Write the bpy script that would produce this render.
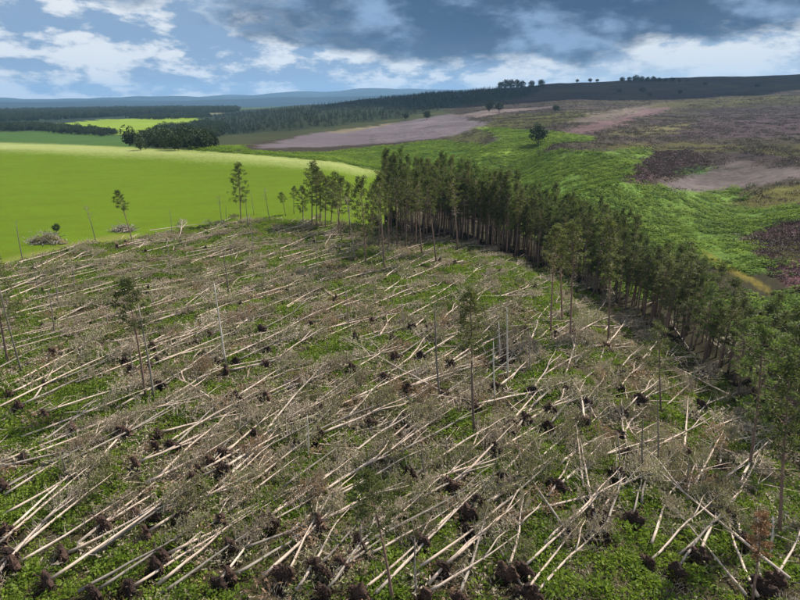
import bpy, math, random
import numpy as np
from mathutils import Vector, Matrix, Euler, noise as mnoise

R = math.radians
rnd = random.Random(7)
rng = np.random.default_rng(11)

# ------------------------------------------------------------------ camera, sky, sun, exposure
scene = bpy.context.scene
for o in list(bpy.data.objects):
    bpy.data.objects.remove(o)
COL = scene.collection

CAM_Z, PITCH, FPX = 30.0, R(19.3), 571.0
cd = bpy.data.cameras.new('drone_camera')
cam = bpy.data.objects.new('drone_camera', cd)
COL.objects.link(cam)
cam.location = (0, 0, CAM_Z)
cam.rotation_euler = (R(90) - PITCH, 0, 0)
cd.sensor_width = 36.0
cd.lens = 36.0 * FPX / 800.0
cd.clip_start = 0.5
cd.clip_end = 60000
scene.camera = cam

SUN_AZ, SUN_EL = R(54), R(48)          # azimuth clockwise from the viewing direction (+Y)
sun_dir = Vector((math.sin(SUN_AZ) * math.cos(SUN_EL), math.cos(SUN_AZ) * math.cos(SUN_EL), math.sin(SUN_EL)))

world = bpy.data.worlds.new('World')
scene.world = world
world.use_nodes = True


class NT:
    """tiny node-tree helper"""
    def __init__(self, tree):
        self.t = tree
        tree.nodes.clear()

    def n(self, typ, **kw):
        nd = self.t.nodes.new(typ)
        for k, v in kw.items():
            if k.startswith('i_'):
                key = k[2:]
                key = int(key) if key.isdigit() else key.replace('_', ' ')
                nd.inputs[key].default_value = v
            else:
                setattr(nd, k, v)
        return nd

    def l(self, a, b):
        self.t.links.new(a, b)

    def val(self, sock, v):
        if isinstance(v, (int, float)):
            sock.default_value = v
        elif isinstance(v, tuple):
            sock.default_value = v if len(v) != 3 or sock.type == 'VECTOR' else (*v, 1)
        else:
            self.l(v, sock)

    def m(self, op, a, b=0.0, c=None, clamp=False):
        nd = self.t.nodes.new('ShaderNodeMath')
        nd.operation = op
        nd.use_clamp = clamp
        self.val(nd.inputs[0], a)
        self.val(nd.inputs[1], b)
        if c is not None:
            self.val(nd.inputs[2], c)
        return nd.outputs[0]

    def mix(self, f, a, b, mode='MIX'):
        nd = self.t.nodes.new('ShaderNodeMix')
        nd.data_type = 'RGBA'
        nd.blend_type = mode
        self.val(nd.inputs[0], f)
        self.val(nd.inputs[6], a)
        self.val(nd.inputs[7], b)
        return nd.outputs[2]

    def ss(self, v, a, b):
        nd = self.t.nodes.new('ShaderNodeMapRange')
        nd.interpolation_type = 'SMOOTHSTEP'
        self.val(nd.inputs[0], v)
        self.val(nd.inputs[1], a)
        self.val(nd.inputs[2], b)
        return nd.outputs[0]

    def noise(self, vec, scale, detail=4, rough=0.55, dist=0.0):
        nd = self.t.nodes.new('ShaderNodeTexNoise')
        if vec is not None:
            self.l(vec, nd.inputs['Vector'])
        nd.inputs['Scale'].default_value = scale
        nd.inputs['Detail'].default_value = detail
        nd.inputs['Roughness'].default_value = rough
        nd.inputs['Distortion'].default_value = dist
        return nd.outputs[0]


def build_sky():
    w = NT(world.node_tree)
    sky = w.n('ShaderNodeTexSky', sky_type='NISHITA', sun_disc=False)
    sky.sun_elevation = SUN_EL
    sky.sun_rotation = SUN_AZ
    sky.altitude = 300
    sky.air_density, sky.dust_density, sky.ozone_density = 1.0, 0.6, 1.5
    geo = w.n('ShaderNodeTexCoord')
    sep = w.n('ShaderNodeSeparateXYZ')
    w.l(geo.outputs['Generated'], sep.inputs[0])
    X, Y, Z = sep.outputs
    az = w.m('MULTIPLY', w.m('ARCTAN2', X, Y), 57.2958)        # degrees clockwise from +Y
    el = w.m('MULTIPLY', w.m('ARCSINE', Z), 57.2958)
    # flattened cloud coordinates: long low banks near the horizon
    def coords(zs, off):
        c = w.n('ShaderNodeCombineXYZ')
        w.l(w.m('ADD', X, off), c.inputs[0]); w.l(Y, c.inputs[1]); w.l(w.m('MULTIPLY', Z, zs), c.inputs[2])
        return c.outputs[0]
    V, V2, V3 = coords(3.0, 0.0), coords(2.3, 3.7), coords(4.5, 8.1)

    def up(vec, dz):
        a = w.n('ShaderNodeVectorMath', operation='ADD')
        w.l(vec, a.inputs[0]); a.inputs[1].default_value = (0.03, 0.02, dz)
        return a.outputs[0]
    big = w.noise(V3, 3.4, 8, 0.60, 0.1)
    puff = w.noise(V2, 11.0, 9, 0.63, 0.15)
    wob = w.m('SUBTRACT', w.noise(V, 6.0, 8, 0.62), 0.5)
    rim = w.m('ADD', w.m('MULTIPLY', w.m('SUBTRACT', big, w.noise(up(V3, 0.07), 3.4, 6, 0.60, 0.1)), 0.6),
              w.m('MULTIPLY', w.m('SUBTRACT', puff, w.noise(up(V2, 0.02), 11.0, 7, 0.63, 0.15)), 0.4))
    # blue between the clouds, whitened by the air low down
    base = w.mix(w.m('MULTIPLY', w.ss(el, 10.0, -0.5), 0.62), sky.outputs[0], (5.0, 6.9, 9.3))
    lowwhite = w.m('MULTIPLY', w.ss(el, 4.2, 0.8), 0.6)
    base = w.mix(lowwhite, w.mix(0.55, base, (2.6, 4.6, 7.8)), (8.6, 9.8, 10.9))
    # white broken cloud, thicker in banks a few degrees up
    cover = w.m('ADD', w.m('MULTIPLY', big, 0.62), w.m('MULTIPLY', puff, 0.38))
    white = w.ss(cover, 0.34, 0.435)
    lit = w.ss(w.m('ADD', rim, w.m('MULTIPLY', w.m('SUBTRACT', puff, 0.5), 0.35)), -0.06, 0.075)
    wcol = w.mix(lit, (3.4, 5.1, 7.6), (11.6, 12.0, 12.3))
    veil = w.m('MULTIPLY', w.ss(az, 8.0, 24.0), w.ss(el, 5.5, 1.0))
    wcol = w.mix(w.m('MULTIPLY', veil, 0.7), wcol, (9.2, 10.4, 11.4))
    sky1 = w.mix(w.m('MAXIMUM', w.m('MULTIPLY', white, 0.92), w.m('MULTIPLY', veil, 0.85)), base, wcol)
    # heavy slate-grey cloud: its ragged lower edge runs across the right of the view and it goes on upward
    edge = w.m('ADD', w.m('MULTIPLY', w.ss(az, 10.0, 36.0), 2.6),
               w.m('ADD', 3.0, w.m('MULTIPLY', w.ss(az, 4.0, -34.0), 5.0)))
    edge = w.m('ADD', edge, w.m('MULTIPLY', wob, 5.0))
    heavy = w.ss(w.m('SUBTRACT', el, edge), -0.3, 1.0)
    heavy = w.m('MULTIPLY', heavy, w.ss(el, 26.0, 14.0))
    h1 = w.noise(V2, 5.0, 9, 0.58, 0.1)
    hr = w.m('SUBTRACT', h1, w.noise(up(V2, 0.05), 5.0, 7, 0.58, 0.1))
    hn = w.m('ADD', w.m('MULTIPLY', hr, 1.1), w.m('MULTIPLY', w.m('SUBTRACT', w.noise(V2, 13.0, 8, 0.6), 0.5), 0.35))
    hcol = w.mix(w.ss(hn, -0.05, 0.22), (0.50, 1.2, 2.4), (3.2, 5.0, 7.6))
    hcol = w.mix(w.ss(az, -6.0, -30.0), hcol, w.mix(0.55, hcol, (5.5, 7.0, 9.0)))
    thin = w.m('MULTIPLY', heavy, w.m('SUBTRACT', 0.97, w.m('MULTIPLY', w.ss(az, 0.0, -28.0), w.ss(puff, 0.62, 0.40))))
    out = w.mix(thin, sky1, hcol)
    bg = w.n('ShaderNodeBackground')
    w.l(out, bg.inputs[0])
    bg.inputs[1].default_value = 0.05
    o = w.n('ShaderNodeOutputWorld')
    w.l(bg.outputs[0], o.inputs[0])


build_sky()

sl = bpy.data.lights.new('sun', 'SUN')
sl.energy = 5.0
sl.angle = R(0.53)
sl.color = (1.0, 0.94, 0.84)
so = bpy.data.objects.new('sun', sl)
COL.objects.link(so)
so.location = (200, 150, 250)
so.rotation_euler = (-sun_dir).to_track_quat('-Z', 'Y').to_euler()

scene.view_settings.view_transform = 'Standard'
scene.view_settings.look = 'None'
scene.view_settings.exposure = 0.6
scene.view_settings.gamma = 1.0
scene.view_settings.use_curve_mapping = False
scene.render.engine = 'CYCLES'
scene.cycles.max_bounces = 5
scene.cycles.diffuse_bounces = 2
scene.cycles.transmission_bounces = 3
scene.cycles.transparent_max_bounces = 4
scene.cycles.volume_bounces = 0

# ------------------------------------------------------------------ terrain heights
DIST = np.array([0, 40, 80, 105, 130, 160, 200, 250, 300, 370, 450, 600, 780, 1100, 1500, 2000, 3000, 4200, 5500, 7000, 9500, 13000.])
AZ = np.array([-180, -75, -40, -33, -18, -8, -2, 5, 10, 15, 20, 25, 33, 42, 75, 180.])
HT = {
    -180: [0] * 22,
    -75: [0, 0, 0, 0, 0, 1, 3, 6, 8, 4, 0, -4, -7, -10, -11, -12, -12, -10, 5.0, 0.0, 30.0, 0],
    -40: [0, 0, 0, 0.5, 1.2, 2.2, 4.6, 7.6, 9.4, 7, 1, -4, -7.5, -10, -11, -12, -12, -10, 5.0, 2.5, 35.0, 0],
    -33: [0, 0, 0, 0.4, 1.2, 2.2, 4.6, 7.6, 9.4, 7, 1, -4, -7.5, -10, -11, -12, -12, -10, 7.0, 4.0, 37.5, 0],
    -18: [0, 0, 0, 0, 0.8, 2.4, 5.4, 8.3, 8.2, 4, 0, -5, -8, -9, -5, -4, -8, -8, 27.5, 11.0, 75.0, 0],
    -8: [0, 0, 0, 0, 0.4, 1.8, 4.8, 6.0, 3.0, -3, -2.5, 1.5, 6.5, 12, 20, 10, 0, -5, 50.0, 22.5, 135.0, 0],
    -2: [0, 0, 0, 0, 0.2, 0.5, 2.0, 2.5, -1, -2.5, -2.2, 3.0, 9, 19, 34, 20, 5, 0, 60.0, 30.0, 200.0, 0],
    5: [0, 0, 0, 0, 0, -2, -2, -3, -2, 0.2, 2.5, 9, 15, 30, 46, 40, 10, 0, 60.0, 35.0, 180.0, 0],
    10: [0, 0, 0, 0, -3, -6, -4, -1, 1.5, 5, 8, 13.5, 20.5, 37, 56, 50, 12, 0, 50.0, 30.0, 125.0, 0],
    15: [0, 0, 0, -2, -6, -4.5, -0.5, 3, 6, 8.6, 10.6, 16, 24, 41, 66, 62, 20, 5, 40.0, 20.0, 100.0, 0],
    20: [0, 0, -1, -5, -5.5, -3, 0, 2.5, 5, 7.5, 10, 15, 23, 43, 72, 74, 30, 10, 30.0, 20.0, 75.0, 0],
    25: [0, 0, -3, -5.5, -4.0, -2.0, -0.5, 2, 4, 6.5, 9, 14, 21.5, 43, 74, 84, 40, 15, 30.0, 20.0, 75.0, 0],
    33: [0, -0.6, -5, -4.5, -2.4, -1.5, -0.3, 1.8, 3.6, 6, 8.5, 14, 22, 45, 76, 90, 50, 20, 30.0, 20.0, 75.0, 0],
    42: [0, -1, -5, -4.0, -2.2, -1, 0, 2, 4, 6, 8.5, 14, 22, 45, 76, 90, 50, 20, 30.0, 20.0, 75.0, 0],
    75: [0, 0, -2, -3, -3, -2, 0, 2, 4, 6, 8.5, 14, 22, 40, 60, 70, 50, 20, 15.0, 10.0, 25.0, 0],
    180: [0] * 22,
}
TAB = np.array([HT[int(a)] for a in AZ], float)
LD = np.log(DIST + 30.0)


def _catmull(p0, p1, p2, p3, t):
    return 0.5 * (2 * p1 + (p2 - p0) * t + (2 * p0 - 5 * p1 + 4 * p2 - p3) * t * t + (3 * p1 - p0 - 3 * p2 + p3) * t ** 3)


def _sn(x, y, s):
    """cheap smooth pseudo-noise from summed sines"""
    a = np.sin(x * 0.9 / s + 1.3 * np.sin(y * 0.7 / s + s)) * np.cos(y * 1.1 / s + 1.7 * np.sin(x * 0.5 / s))
    b = np.sin((x * 1.7 + y * 1.1) / s + 2.1) * np.cos((y * 1.9 - x * 1.3) / s + 0.4 + np.sin(x * 0.6 / s))
    return 0.6 * a + 0.4 * b


def height(x, y):
    x = np.asarray(x, float); y = np.asarray(y, float)
    d = np.hypot(x, y)
    az = np.degrees(np.arctan2(x, y))
    i = np.clip(np.searchsorted(AZ, az) - 1, 0, len(AZ) - 2)
    ta = (az - AZ[i]) / (AZ[i + 1] - AZ[i])
    ta = ta * ta * (3 - 2 * ta)
    ld = np.log(np.minimum(d, 12990) + 30.0)
    j = np.clip(np.searchsorted(LD, ld) - 1, 0, len(LD) - 2)
    tj = (ld - LD[j]) / (LD[j + 1] - LD[j])
    tj = np.clip(tj, 0, 1)

    def row(ii):
        n = len(LD)
        p0 = TAB[ii, np.clip(j - 1, 0, n - 1)]; p1 = TAB[ii, j]
        p2 = TAB[ii, j + 1]; p3 = TAB[ii, np.clip(j + 2, 0, n - 1)]
        return _catmull(p0, p1, p2, p3, tj)
    h = row(i) * (1 - ta) + row(i + 1) * ta
    # spurs and gullies on the bracken bank, gentler on the moor
    k = np.clip((d - 125) / 60, 0, 1) * np.clip((az - 3) / 9, 0, 1)
    u = x * 0.82 - y * 0.57
    spur = np.abs(np.sin(u / 22.0 + 0.9 * np.sin(y / 38.0) + 0.6 * _sn(x, y, 30.)))
    h = h + k * (10.0 * (0.62 - spur) * np.exp(-((d - 210) / 110) ** 2) + 1.0 * _sn(x, y, 22.0) * np.clip(d / 300, 0, 1) + np.clip((d - 300) / 500, 0, 1) * 3.0 * _sn(x, y, 95.0))
    kl = np.clip((d - 3000) / 3000, 0, 1)
    h = h + kl * (30 * _sn(x, y, 620.) + 14 * _sn(x, y, 240.)) * np.clip(d / 9000, 0.3, 1.4)
    km = np.clip((d - 420) / 300, 0, 1) * (1 - np.clip((az + 4) / 6, 0, 1)) * (1 - kl)
    h = h + km * 1.6 * _sn(x, y, 120.)
    # the clear-felled looking floor itself is lumpy
    kc = np.clip((165 - d) / 40, 0, 1)
    h = h + kc * (0.22 * _sn(x, y, 3.1) + 0.30 * _sn(x, y, 9.0))
    return h


def ray(px, py):
    a = (px - 400.0) / FPX
    b = (300.0 - py) / FPX
    dy = math.cos(PITCH) + b * math.sin(PITCH)
    dz = -math.sin(PITCH) + b * math.cos(PITCH)
    v = np.array([a, dy, dz])
    return v / math.hypot(a, dy)          # unit horizontal length


STEPS = np.concatenate([np.arange(14, 400, 0.25), np.geomspace(400, 12900, 1500)])


def at(px, py):
    """ground point under a pixel of the photograph"""
    v = ray(px, py)
    z = CAM_Z + STEPS * v[2]
    hh = height(STEPS * v[0], STEPS * v[1])
    below = np.nonzero(z <= hh)[0]
    if len(below) == 0:
        # grazes the skyline: nearest approach
        k = int(np.argmin((z - hh) / STEPS))
    else:
        k = int(below[0])
    s = STEPS[k]
    return (float(s * v[0]), float(s * v[1]), float(hh[k]))


def pix(x, y, z):
    """where a world point stands in the picture, for wording the labels"""
    zz = z - CAM_Z
    dep = y * math.cos(PITCH) - zz * math.sin(PITCH)
    up = y * math.sin(PITCH) + zz * math.cos(PITCH)
    if dep <= 0.1:
        return (-999, 999)
    return (400 + FPX * x / dep, 300 - FPX * up / dep)


def hz(x, y):
    return float(height(x, y))


def inpoly(x, y, poly):
    x = np.asarray(x); y = np.asarray(y)
    c = np.zeros(x.shape, bool)
    n = len(poly)
    for i in range(n):
        x1, y1 = poly[i]; x2, y2 = poly[(i + 1) % n]
        if y1 == y2:
            continue
        t = ((y1 > y) != (y2 > y)) & (x < (x2 - x1) * (y - y1) / (y2 - y1) + x1)
        c ^= t
    return c


def gpoly(pts, sub=6):
    """outline on the ground from points picked on the photograph, subdivided so it follows the land"""
    out = []
    n = len(pts)
    for i in range(n):
        a, b = pts[i], pts[(i + 1) % n]
        for k in range(sub):
            t = k / sub
            p = at(a[0] + (b[0] - a[0]) * t, a[1] + (b[1] - a[1]) * t)
            out.append((p[0], p[1]))
    return out


# ------------------------------------------------------------------ materials
MATS = {}


def mat(name, build):
    if name in MATS:
        return MATS[name]
    m = bpy.data.materials.new(name)
    m.use_nodes = True
    build(NT(m.node_tree))
    MATS[name] = m
    return m


def out_pbr(w, col, rough=0.85, normal=None, spec=0.2):
    b = w.n('ShaderNodeBsdfPrincipled')
    w.val(b.inputs['Base Color'], col)
    w.val(b.inputs['Roughness'], rough)
    b.inputs['Specular IOR Level'].default_value = spec
    if normal is not None:
        w.l(normal, b.inputs['Normal'])
    o = w.n('ShaderNodeOutputMaterial')
    w.l(b.outputs[0], o.inputs[0])
    return b, o


def bump(w, h, strength, dist):
    nd = w.n('ShaderNodeBump')
    nd.inputs['Strength'].default_value = strength
    nd.inputs['Distance'].default_value = dist
    w.l(h, nd.inputs['Height'])
    return nd.outputs[0]


def leafy(cols, trans=0.35, tint=1.25, nscale=0.6, spec=0.22):
    """foliage: colours mixed by instance and by a soft noise, a little light passing through"""
    def b(w):
        oi = w.n('ShaderNodeObjectInfo')
        tc = w.n('ShaderNodeTexCoord')
        geo = w.n('ShaderNodeNewGeometry')
        n1 = w.noise(geo.outputs['Position'], nscale, 3, 0.6)
        n2 = w.noise(tc.outputs['Object'], 7.0, 2, 0.5)
        f = w.m('ADD', w.m('MULTIPLY', oi.outputs['Random'], 0.5), w.m('ADD', w.m('MULTIPLY', n1, 0.6), w.m('MULTIPLY', n2, 0.45)))
        f = w.m('SUBTRACT', f, 0.28, clamp=True)
        ramp = w.n('ShaderNodeValToRGB')
        e = ramp.color_ramp.elements
        e[0].position, e[1].position = 0.1, 0.9
        e[0].color, e[1].color = (*cols[0], 1), (*cols[-1], 1)
        for i, c in enumerate(cols[1:-1]):
            x = e.new(0.1 + 0.8 * (i + 1) / (len(cols) - 1))
            x.color = (*c, 1)
        w.l(f, ramp.inputs[0])
        d = w.n('ShaderNodeBsdfPrincipled')
        w.l(ramp.outputs[0], d.inputs['Base Color'])
        d.inputs['Roughness'].default_value = 0.6
        d.inputs['Specular IOR Level'].default_value = spec
        t = w.n('ShaderNodeBsdfTranslucent')
        w.l(w.mix(1.0, ramp.outputs[0], (tint, tint * 1.1, tint * 0.6), 'MULTIPLY'), t.inputs[0])
        mx = w.n('ShaderNodeMixShader')
        mx.inputs[0].default_value = trans
        w.l(d.outputs[0], mx.inputs[1]); w.l(t.outputs[0], mx.inputs[2])
        o = w.n('ShaderNodeOutputMaterial')
        w.l(mx.outputs[0], o.inputs[0])
    return b


def barky(cols, scale=3.0, rough=0.8):
    def b(w):
        oi = w.n('ShaderNodeObjectInfo')
        tc = w.n('ShaderNodeTexCoord')
        n1 = w.noise(tc.outputs['Object'], scale, 5, 0.65)
        n2 = w.noise(tc.outputs['Object'], 0.55, 2, 0.5)
        f = w.m('ADD', w.m('MULTIPLY', n1, 0.55), w.m('ADD', w.m('MULTIPLY', n2, 0.7), w.m('MULTIPLY', oi.outputs['Random'], 0.45)))
        f = w.m('SUBTRACT', f, 0.38, clamp=True)
        ramp = w.n('ShaderNodeValToRGB')
        e = ramp.color_ramp.elements
        e[0].position, e[1].position = 0.08, 0.85
        e[0].color, e[1].color = (*cols[0], 1), (*cols[-1], 1)
        for i, c in enumerate(cols[1:-1]):
            x = e.new(0.08 + 0.77 * (i + 1) / (len(cols) - 1))
            x.color = (*c, 1)
        w.l(f, ramp.inputs[0])
        out_pbr(w, ramp.outputs[0], rough, bump(w, w.noise(tc.outputs['Object'], 14, 4, 0.7), 0.5, 0.04))
    return b


M_TRUNK = mat('bleached_bark', barky([(0.30, 0.24, 0.20), (0.46, 0.375, 0.31), (0.56, 0.425, 0.335), (0.64, 0.55, 0.46)]))
M_BARK = mat('pine_bark', barky([(0.11, 0.08, 0.065), (0.21, 0.14, 0.11), (0.30, 0.18, 0.13)]))
M_SNAG = mat('weathered_bark', barky([(0.10, 0.085, 0.07), (0.22, 0.19, 0.16), (0.34, 0.29, 0.24)]))
M_WHITE = mat('barkless_wood', barky([(0.38, 0.34, 0.28), (0.55, 0.50, 0.43), (0.62, 0.57, 0.50)]))
M_TWIG = mat('dead_twigs', barky([(0.16, 0.135, 0.11), (0.29, 0.245, 0.20), (0.42, 0.36, 0.30)]))
M_ROOT = mat('peaty_root_soil', barky([(0.016, 0.010, 0.008), (0.042, 0.025, 0.019), (0.072, 0.041, 0.030), (0.12, 0.070, 0.046)], 2.2))
M_NEEDLE = mat('pine_needles', leafy([(0.050, 0.063, 0.022), (0.092, 0.106, 0.036), (0.15, 0.152, 0.06)], 0.42))
M_NEEDLE_Y = mat('fresh_pine_needles', leafy([(0.07, 0.105, 0.026), (0.115, 0.155, 0.04), (0.17, 0.20, 0.065)], 0.4))
M_NEEDLE_R = mat('rusty_needles', leafy([(0.16, 0.075, 0.035), (0.22, 0.11, 0.05), (0.28, 0.16, 0.08)], 0.25, 1.0))
M_BR_GREY = mat('grey_brush', leafy([(0.24, 0.185, 0.135), (0.37, 0.295, 0.22), (0.54, 0.45, 0.35)], 0.25, 1.0))
M_BR_OLIVE = mat('olive_brush', leafy([(0.15, 0.145, 0.06), (0.25, 0.23, 0.12), (0.40, 0.355, 0.23)], 0.25, 1.0))
M_BR_RUST = mat('russet_brush', leafy([(0.22, 0.13, 0.08), (0.33, 0.21, 0.14), (0.42, 0.30, 0.21)], 0.35, 1.0))
M_BILB = mat('bilberry_leaves', leafy([(0.055, 0.088, 0.014), (0.11, 0.165, 0.020), (0.17, 0.23, 0.028), (0.235, 0.27, 0.045)], 0.4, 1.25, 0.25))
M_MOSS = mat('olive_heath_tufts', leafy([(0.07, 0.065, 0.022), (0.13, 0.115, 0.032), (0.19, 0.15, 0.05), (0.20, 0.12, 0.06)], 0.2, 1.0, 0.2))
M_BRACKEN = mat('bracken_fronds', leafy([(0.03, 0.06, 0.014), (0.085, 0.14, 0.022), (0.165, 0.235, 0.032), (0.26, 0.32, 0.05)], 0.35, 1.15, 0.035, 0.03))
M_HEATHER = mat('heather_tufts', leafy([(0.055, 0.035, 0.034), (0.09, 0.055, 0.055), (0.13, 0.08, 0.082)], 0.1, 1.0, 0.04))
M_MOOR = mat('rough_moor_grass', leafy([(0.045, 0.036, 0.026), (0.075, 0.062, 0.032), (0.11, 0.09, 0.045)], 0.1, 1.0, 0.03))
M_CONIFER = mat('far_conifer_needles', leafy([(0.012, 0.022, 0.012), (0.022, 0.036, 0.016), (0.045, 0.065, 0.025)], 0.15, 1.0, 0.012))  # needles darkened to carry the cloud shade on the wooded hill
M_BROAD = mat('broadleaf_leaves', leafy([(0.022, 0.035, 0.014), (0.035, 0.055, 0.02), (0.055, 0.08, 0.028)], 0.2, 1.0, 0.05))


# ------------------------------------------------------------------ mesh collecting
class MB:
    def __init__(self):
        self.v, self.f, self.mi = [], [], []

    def tube(self, pts, rads, sides=6, mi=0, cap=True):
        """tapered tube through points"""
        base = len(self.v)
        n = len(pts)
        P = [Vector(p) for p in pts]
        for i in range(n):
            t = (P[min(i + 1, n - 1)] - P[max(i - 1, 0)])
            t = t.normalized() if t.length > 1e-6 else Vector((0, 0, 1))
            a = t.orthogonal().normalized() if i == 0 else (a - t * a.dot(t)).normalized()
            b = t.cross(a)
            for s in range(sides):
                an = 2 * math.pi * s / sides
                q = P[i] + (a * math.cos(an) + b * math.sin(an)) * rads[i]
                self.v.append((q.x, q.y, q.z))
        for i in range(n - 1):
            for s in range(sides):
                s2 = (s + 1) % sides
                self.f.append((base + i * sides + s, base + i * sides + s2, base + (i + 1) * sides + s2, base + (i + 1) * sides + s))
                self.mi.append(mi)
        if cap:
            self.f.append(tuple(base + s for s in range(sides))[::-1]); self.mi.append(mi)
            e = base + (n - 1) * sides
            self.f.append(tuple(e + s for s in range(sides))); self.mi.append(mi)

    def tri(self, a, b, c, mi=0):
        i = len(self.v)
        self.v += [tuple(a), tuple(b), tuple(c)]
        self.f.append((i, i + 1, i + 2)); self.mi.append(mi)

    def leaf(self, p, d, w, mi=0, r=rnd, flat=False):
        """one pointed leaf / needle spray from p along d, of width w"""
        d = Vector(d)
        s = d.orthogonal().normalized()
        s.rotate(Matrix.Rotation(r.uniform(0, 6.28), 3, d.normalized()))
        if flat:
            s = (d.cross(Vector((0, 0, 1))).normalized() + s * 0.35).normalized()
        i = len(self.v)
        p = Vector(p)
        m = p + d * 0.45
        for q in (p, m + s * w, p + d, m - s * w):
            self.v.append((q.x, q.y, q.z))
        self.f.append((i, i + 1, i + 2, i + 3)); self.mi.append(mi)

    def mesh(self, name, mats, smooth=False):
        me = bpy.data.meshes.new(name)
        me.from_pydata(self.v, [], self.f)
        for m in mats:
            me.materials.append(m)
        if len(mats) > 1:
            me.polygons.foreach_set('material_index', self.mi)
        if smooth:
            me.polygons.foreach_set('use_smooth', [True] * len(me.polygons))
        me.update()
        return me


def obj(name, me, parent=None, loc=(0, 0, 0), rot=(0, 0, 0), scl=1.0):
    o = bpy.data.objects.new(name, me)
    COL.objects.link(o)
    if parent is not None:
        o.parent = parent
    o.location = loc
    o.rotation_euler = rot
    o.scale = (scl, scl, scl) if isinstance(scl, (int, float)) else scl
    return o


def tag(o, label=None, cat=None, group=None, kind=None):
    if label: o['label'] = label
    if cat: o['category'] = cat
    if group: o['group'] = group
    if kind: o['kind'] = kind
    return o


def rv(r, a=1.0):
    """random unit vector"""
    while True:
        v = Vector((r.uniform(-1, 1), r.uniform(-1, 1), r.uniform(-1, 1)))
        if 0.05 < v.length < 1:
            return v.normalized() * a


def ordinal(n):
    return f"{n}{'th' if 10 <= n % 100 <= 20 else {1: 'st', 2: 'nd', 3: 'rd'}.get(n % 10, 'th')}"


# ------------------------------------------------------------------ the ground, one sheet to the horizon
C_FLOOR = (0.075, 0.062, 0.034)
COVER = []   # (outline in photo points, colour, edge jitter in metres)


def cov(col, pts, jit=1.0):
    COVER.append((col, pts, jit))


BRK = (0.10, 0.16, 0.03)
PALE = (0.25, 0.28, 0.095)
FIELD = (0.096, 0.147, 0.009)
cov((0.050, 0.095, 0.022), [(-160, 131), (0, 132), (60, 131), (130, 137), (150, 150), (100, 160), (-160, 160)], 2)
cov((0.17, 0.235, 0.024), [(42, 126), (100, 119.5), (195, 117), (202, 125), (150, 136), (104, 134)], 3)
cov((0.13, 0.17, 0.05), [(-60, 113), (-10, 111), (0, 112), (-10, 114)], 3)
cov((0.18, 0.17, 0.09), [(200, 112), (222, 111.5), (226, 113.5), (204, 114.5)], 4)
cov((0.05, 0.11, 0.022), [(175, 160), (205, 142), (240, 134), (250, 140), (235, 152), (330, 152), (440, 140), (485, 146), (520, 168), (480, 190), (400, 180), (300, 170)], 2)
cov((0.038, 0.030, 0.020), [(215, 142), (300, 133), (430, 120), (497, 126), (480, 139), (330, 152), (236, 152)], 2)
cov((0.112, 0.093, 0.100), [(250, 148), (300, 136), (400, 120), (452, 113), (490, 126), (440, 138.5), (330, 147)], 2)
cov((0.15, 0.12, 0.08), [(330, 131), (398, 121), (402, 122.5), (340, 133.5)], 2)
cov((0.140, 0.108, 0.10), [(455, 115), (490, 110), (545, 107), (553, 108), (500, 113), (478, 118)], 3)
cov((0.060, 0.060, 0.020), [(478, 127), (500, 116), (560, 111), (600, 113), (570, 124), (540, 128), (500, 138), (470, 148), (440, 145)], 3)
cov((0.16, 0.235, 0.035), [(480, 126), (520, 130), (545, 131), (592, 136.5), (590, 140), (552, 145), (520, 166), (480, 165), (470, 152), (505, 140)], 2)  # sunlit bracken: the sunlight is put into this brighter green
cov((0.110, 0.070, 0.072), [(560, 132), (600, 121), (650, 109), (700, 101), (690, 105), (640, 117), (600, 131), (575, 135)], 3)
cov((0.112, 0.088, 0.072), [(560, 124), (600, 113), (660, 103), (690, 102), (640, 111), (600, 121)], 3)
cov((0.105, 0.092, 0.045), [(605, 134), (650, 127), (705, 120), (720, 124), (690, 131), (640, 137)], 3)
cov((0.055, 0.050, 0.020), [(640, 107), (700, 99), (800, 94), (860, 94), (860, 101), (700, 109)], 4)
cov((0.055, 0.037, 0.041), [(670, 137), (700, 120), (800, 110), (860, 110), (860, 135), (740, 139)], 4)
cov((0.062, 0.056, 0.022), [(590, 148), (640, 142), (760, 145), (860, 143), (860, 163), (740, 152), (640, 152)], 3)
cov(BRK, [(520, 160), (556, 150), (600, 152), (652, 149), (640, 162), (622, 180), (660, 190), (700, 180), (745, 176), (742, 186), (735, 205), (800, 205), (860, 205), (860, 222), (800, 221), (775, 222), (745, 240), (765, 268), (740, 275), (690, 255), (700, 300), (800, 380), (900, 420), (900, 300), (820, 300), (800, 292), (780, 300), (640, 300), (560, 250), (500, 220), (480, 190)], 1.5)
cov((0.075, 0.045, 0.045), [(618, 182), (640, 165), (655, 152), (690, 150), (712, 165), (700, 172), (660, 178), (640, 186)], 1.5)
cov((0.05, 0.11, 0.022), [(668, 172), (700, 163), (718, 168), (690, 176)], 1.5)
cov((0.112, 0.090, 0.086), [(664, 183), (700, 172), (742, 160), (770, 166), (860, 172), (860, 182), (800, 180), (745, 188), (705, 192), (672, 192)], 1.5)
cov((0.09, 0.085, 0.025), [(728, 206), (745, 192), (800, 186), (860, 186), (860, 206), (800, 204), (760, 210)], 1.5)
cov((0.20, 0.16, 0.03), [(688, 246), (700, 250), (735, 270), (762, 284), (775, 296), (755, 284), (715, 266)], 0.7)
cov((0.085, 0.042, 0.046), [(745, 240), (775, 224), (800, 220), (860, 222), (860, 300), (812, 296), (790, 288), (768, 272)], 1.2)
cov((0.06, 0.06, 0.018), [(757, 250), (780, 236), (860, 240), (860, 256), (790, 262)], 1.2)
W_HILL = [(212, 116), (300, 108), (380, 99), (450, 91), (535, 87), (535, 96), (505, 101), (470, 105), (440, 111), (400, 118), (330, 127), (250, 134), (212, 136)]
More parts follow.
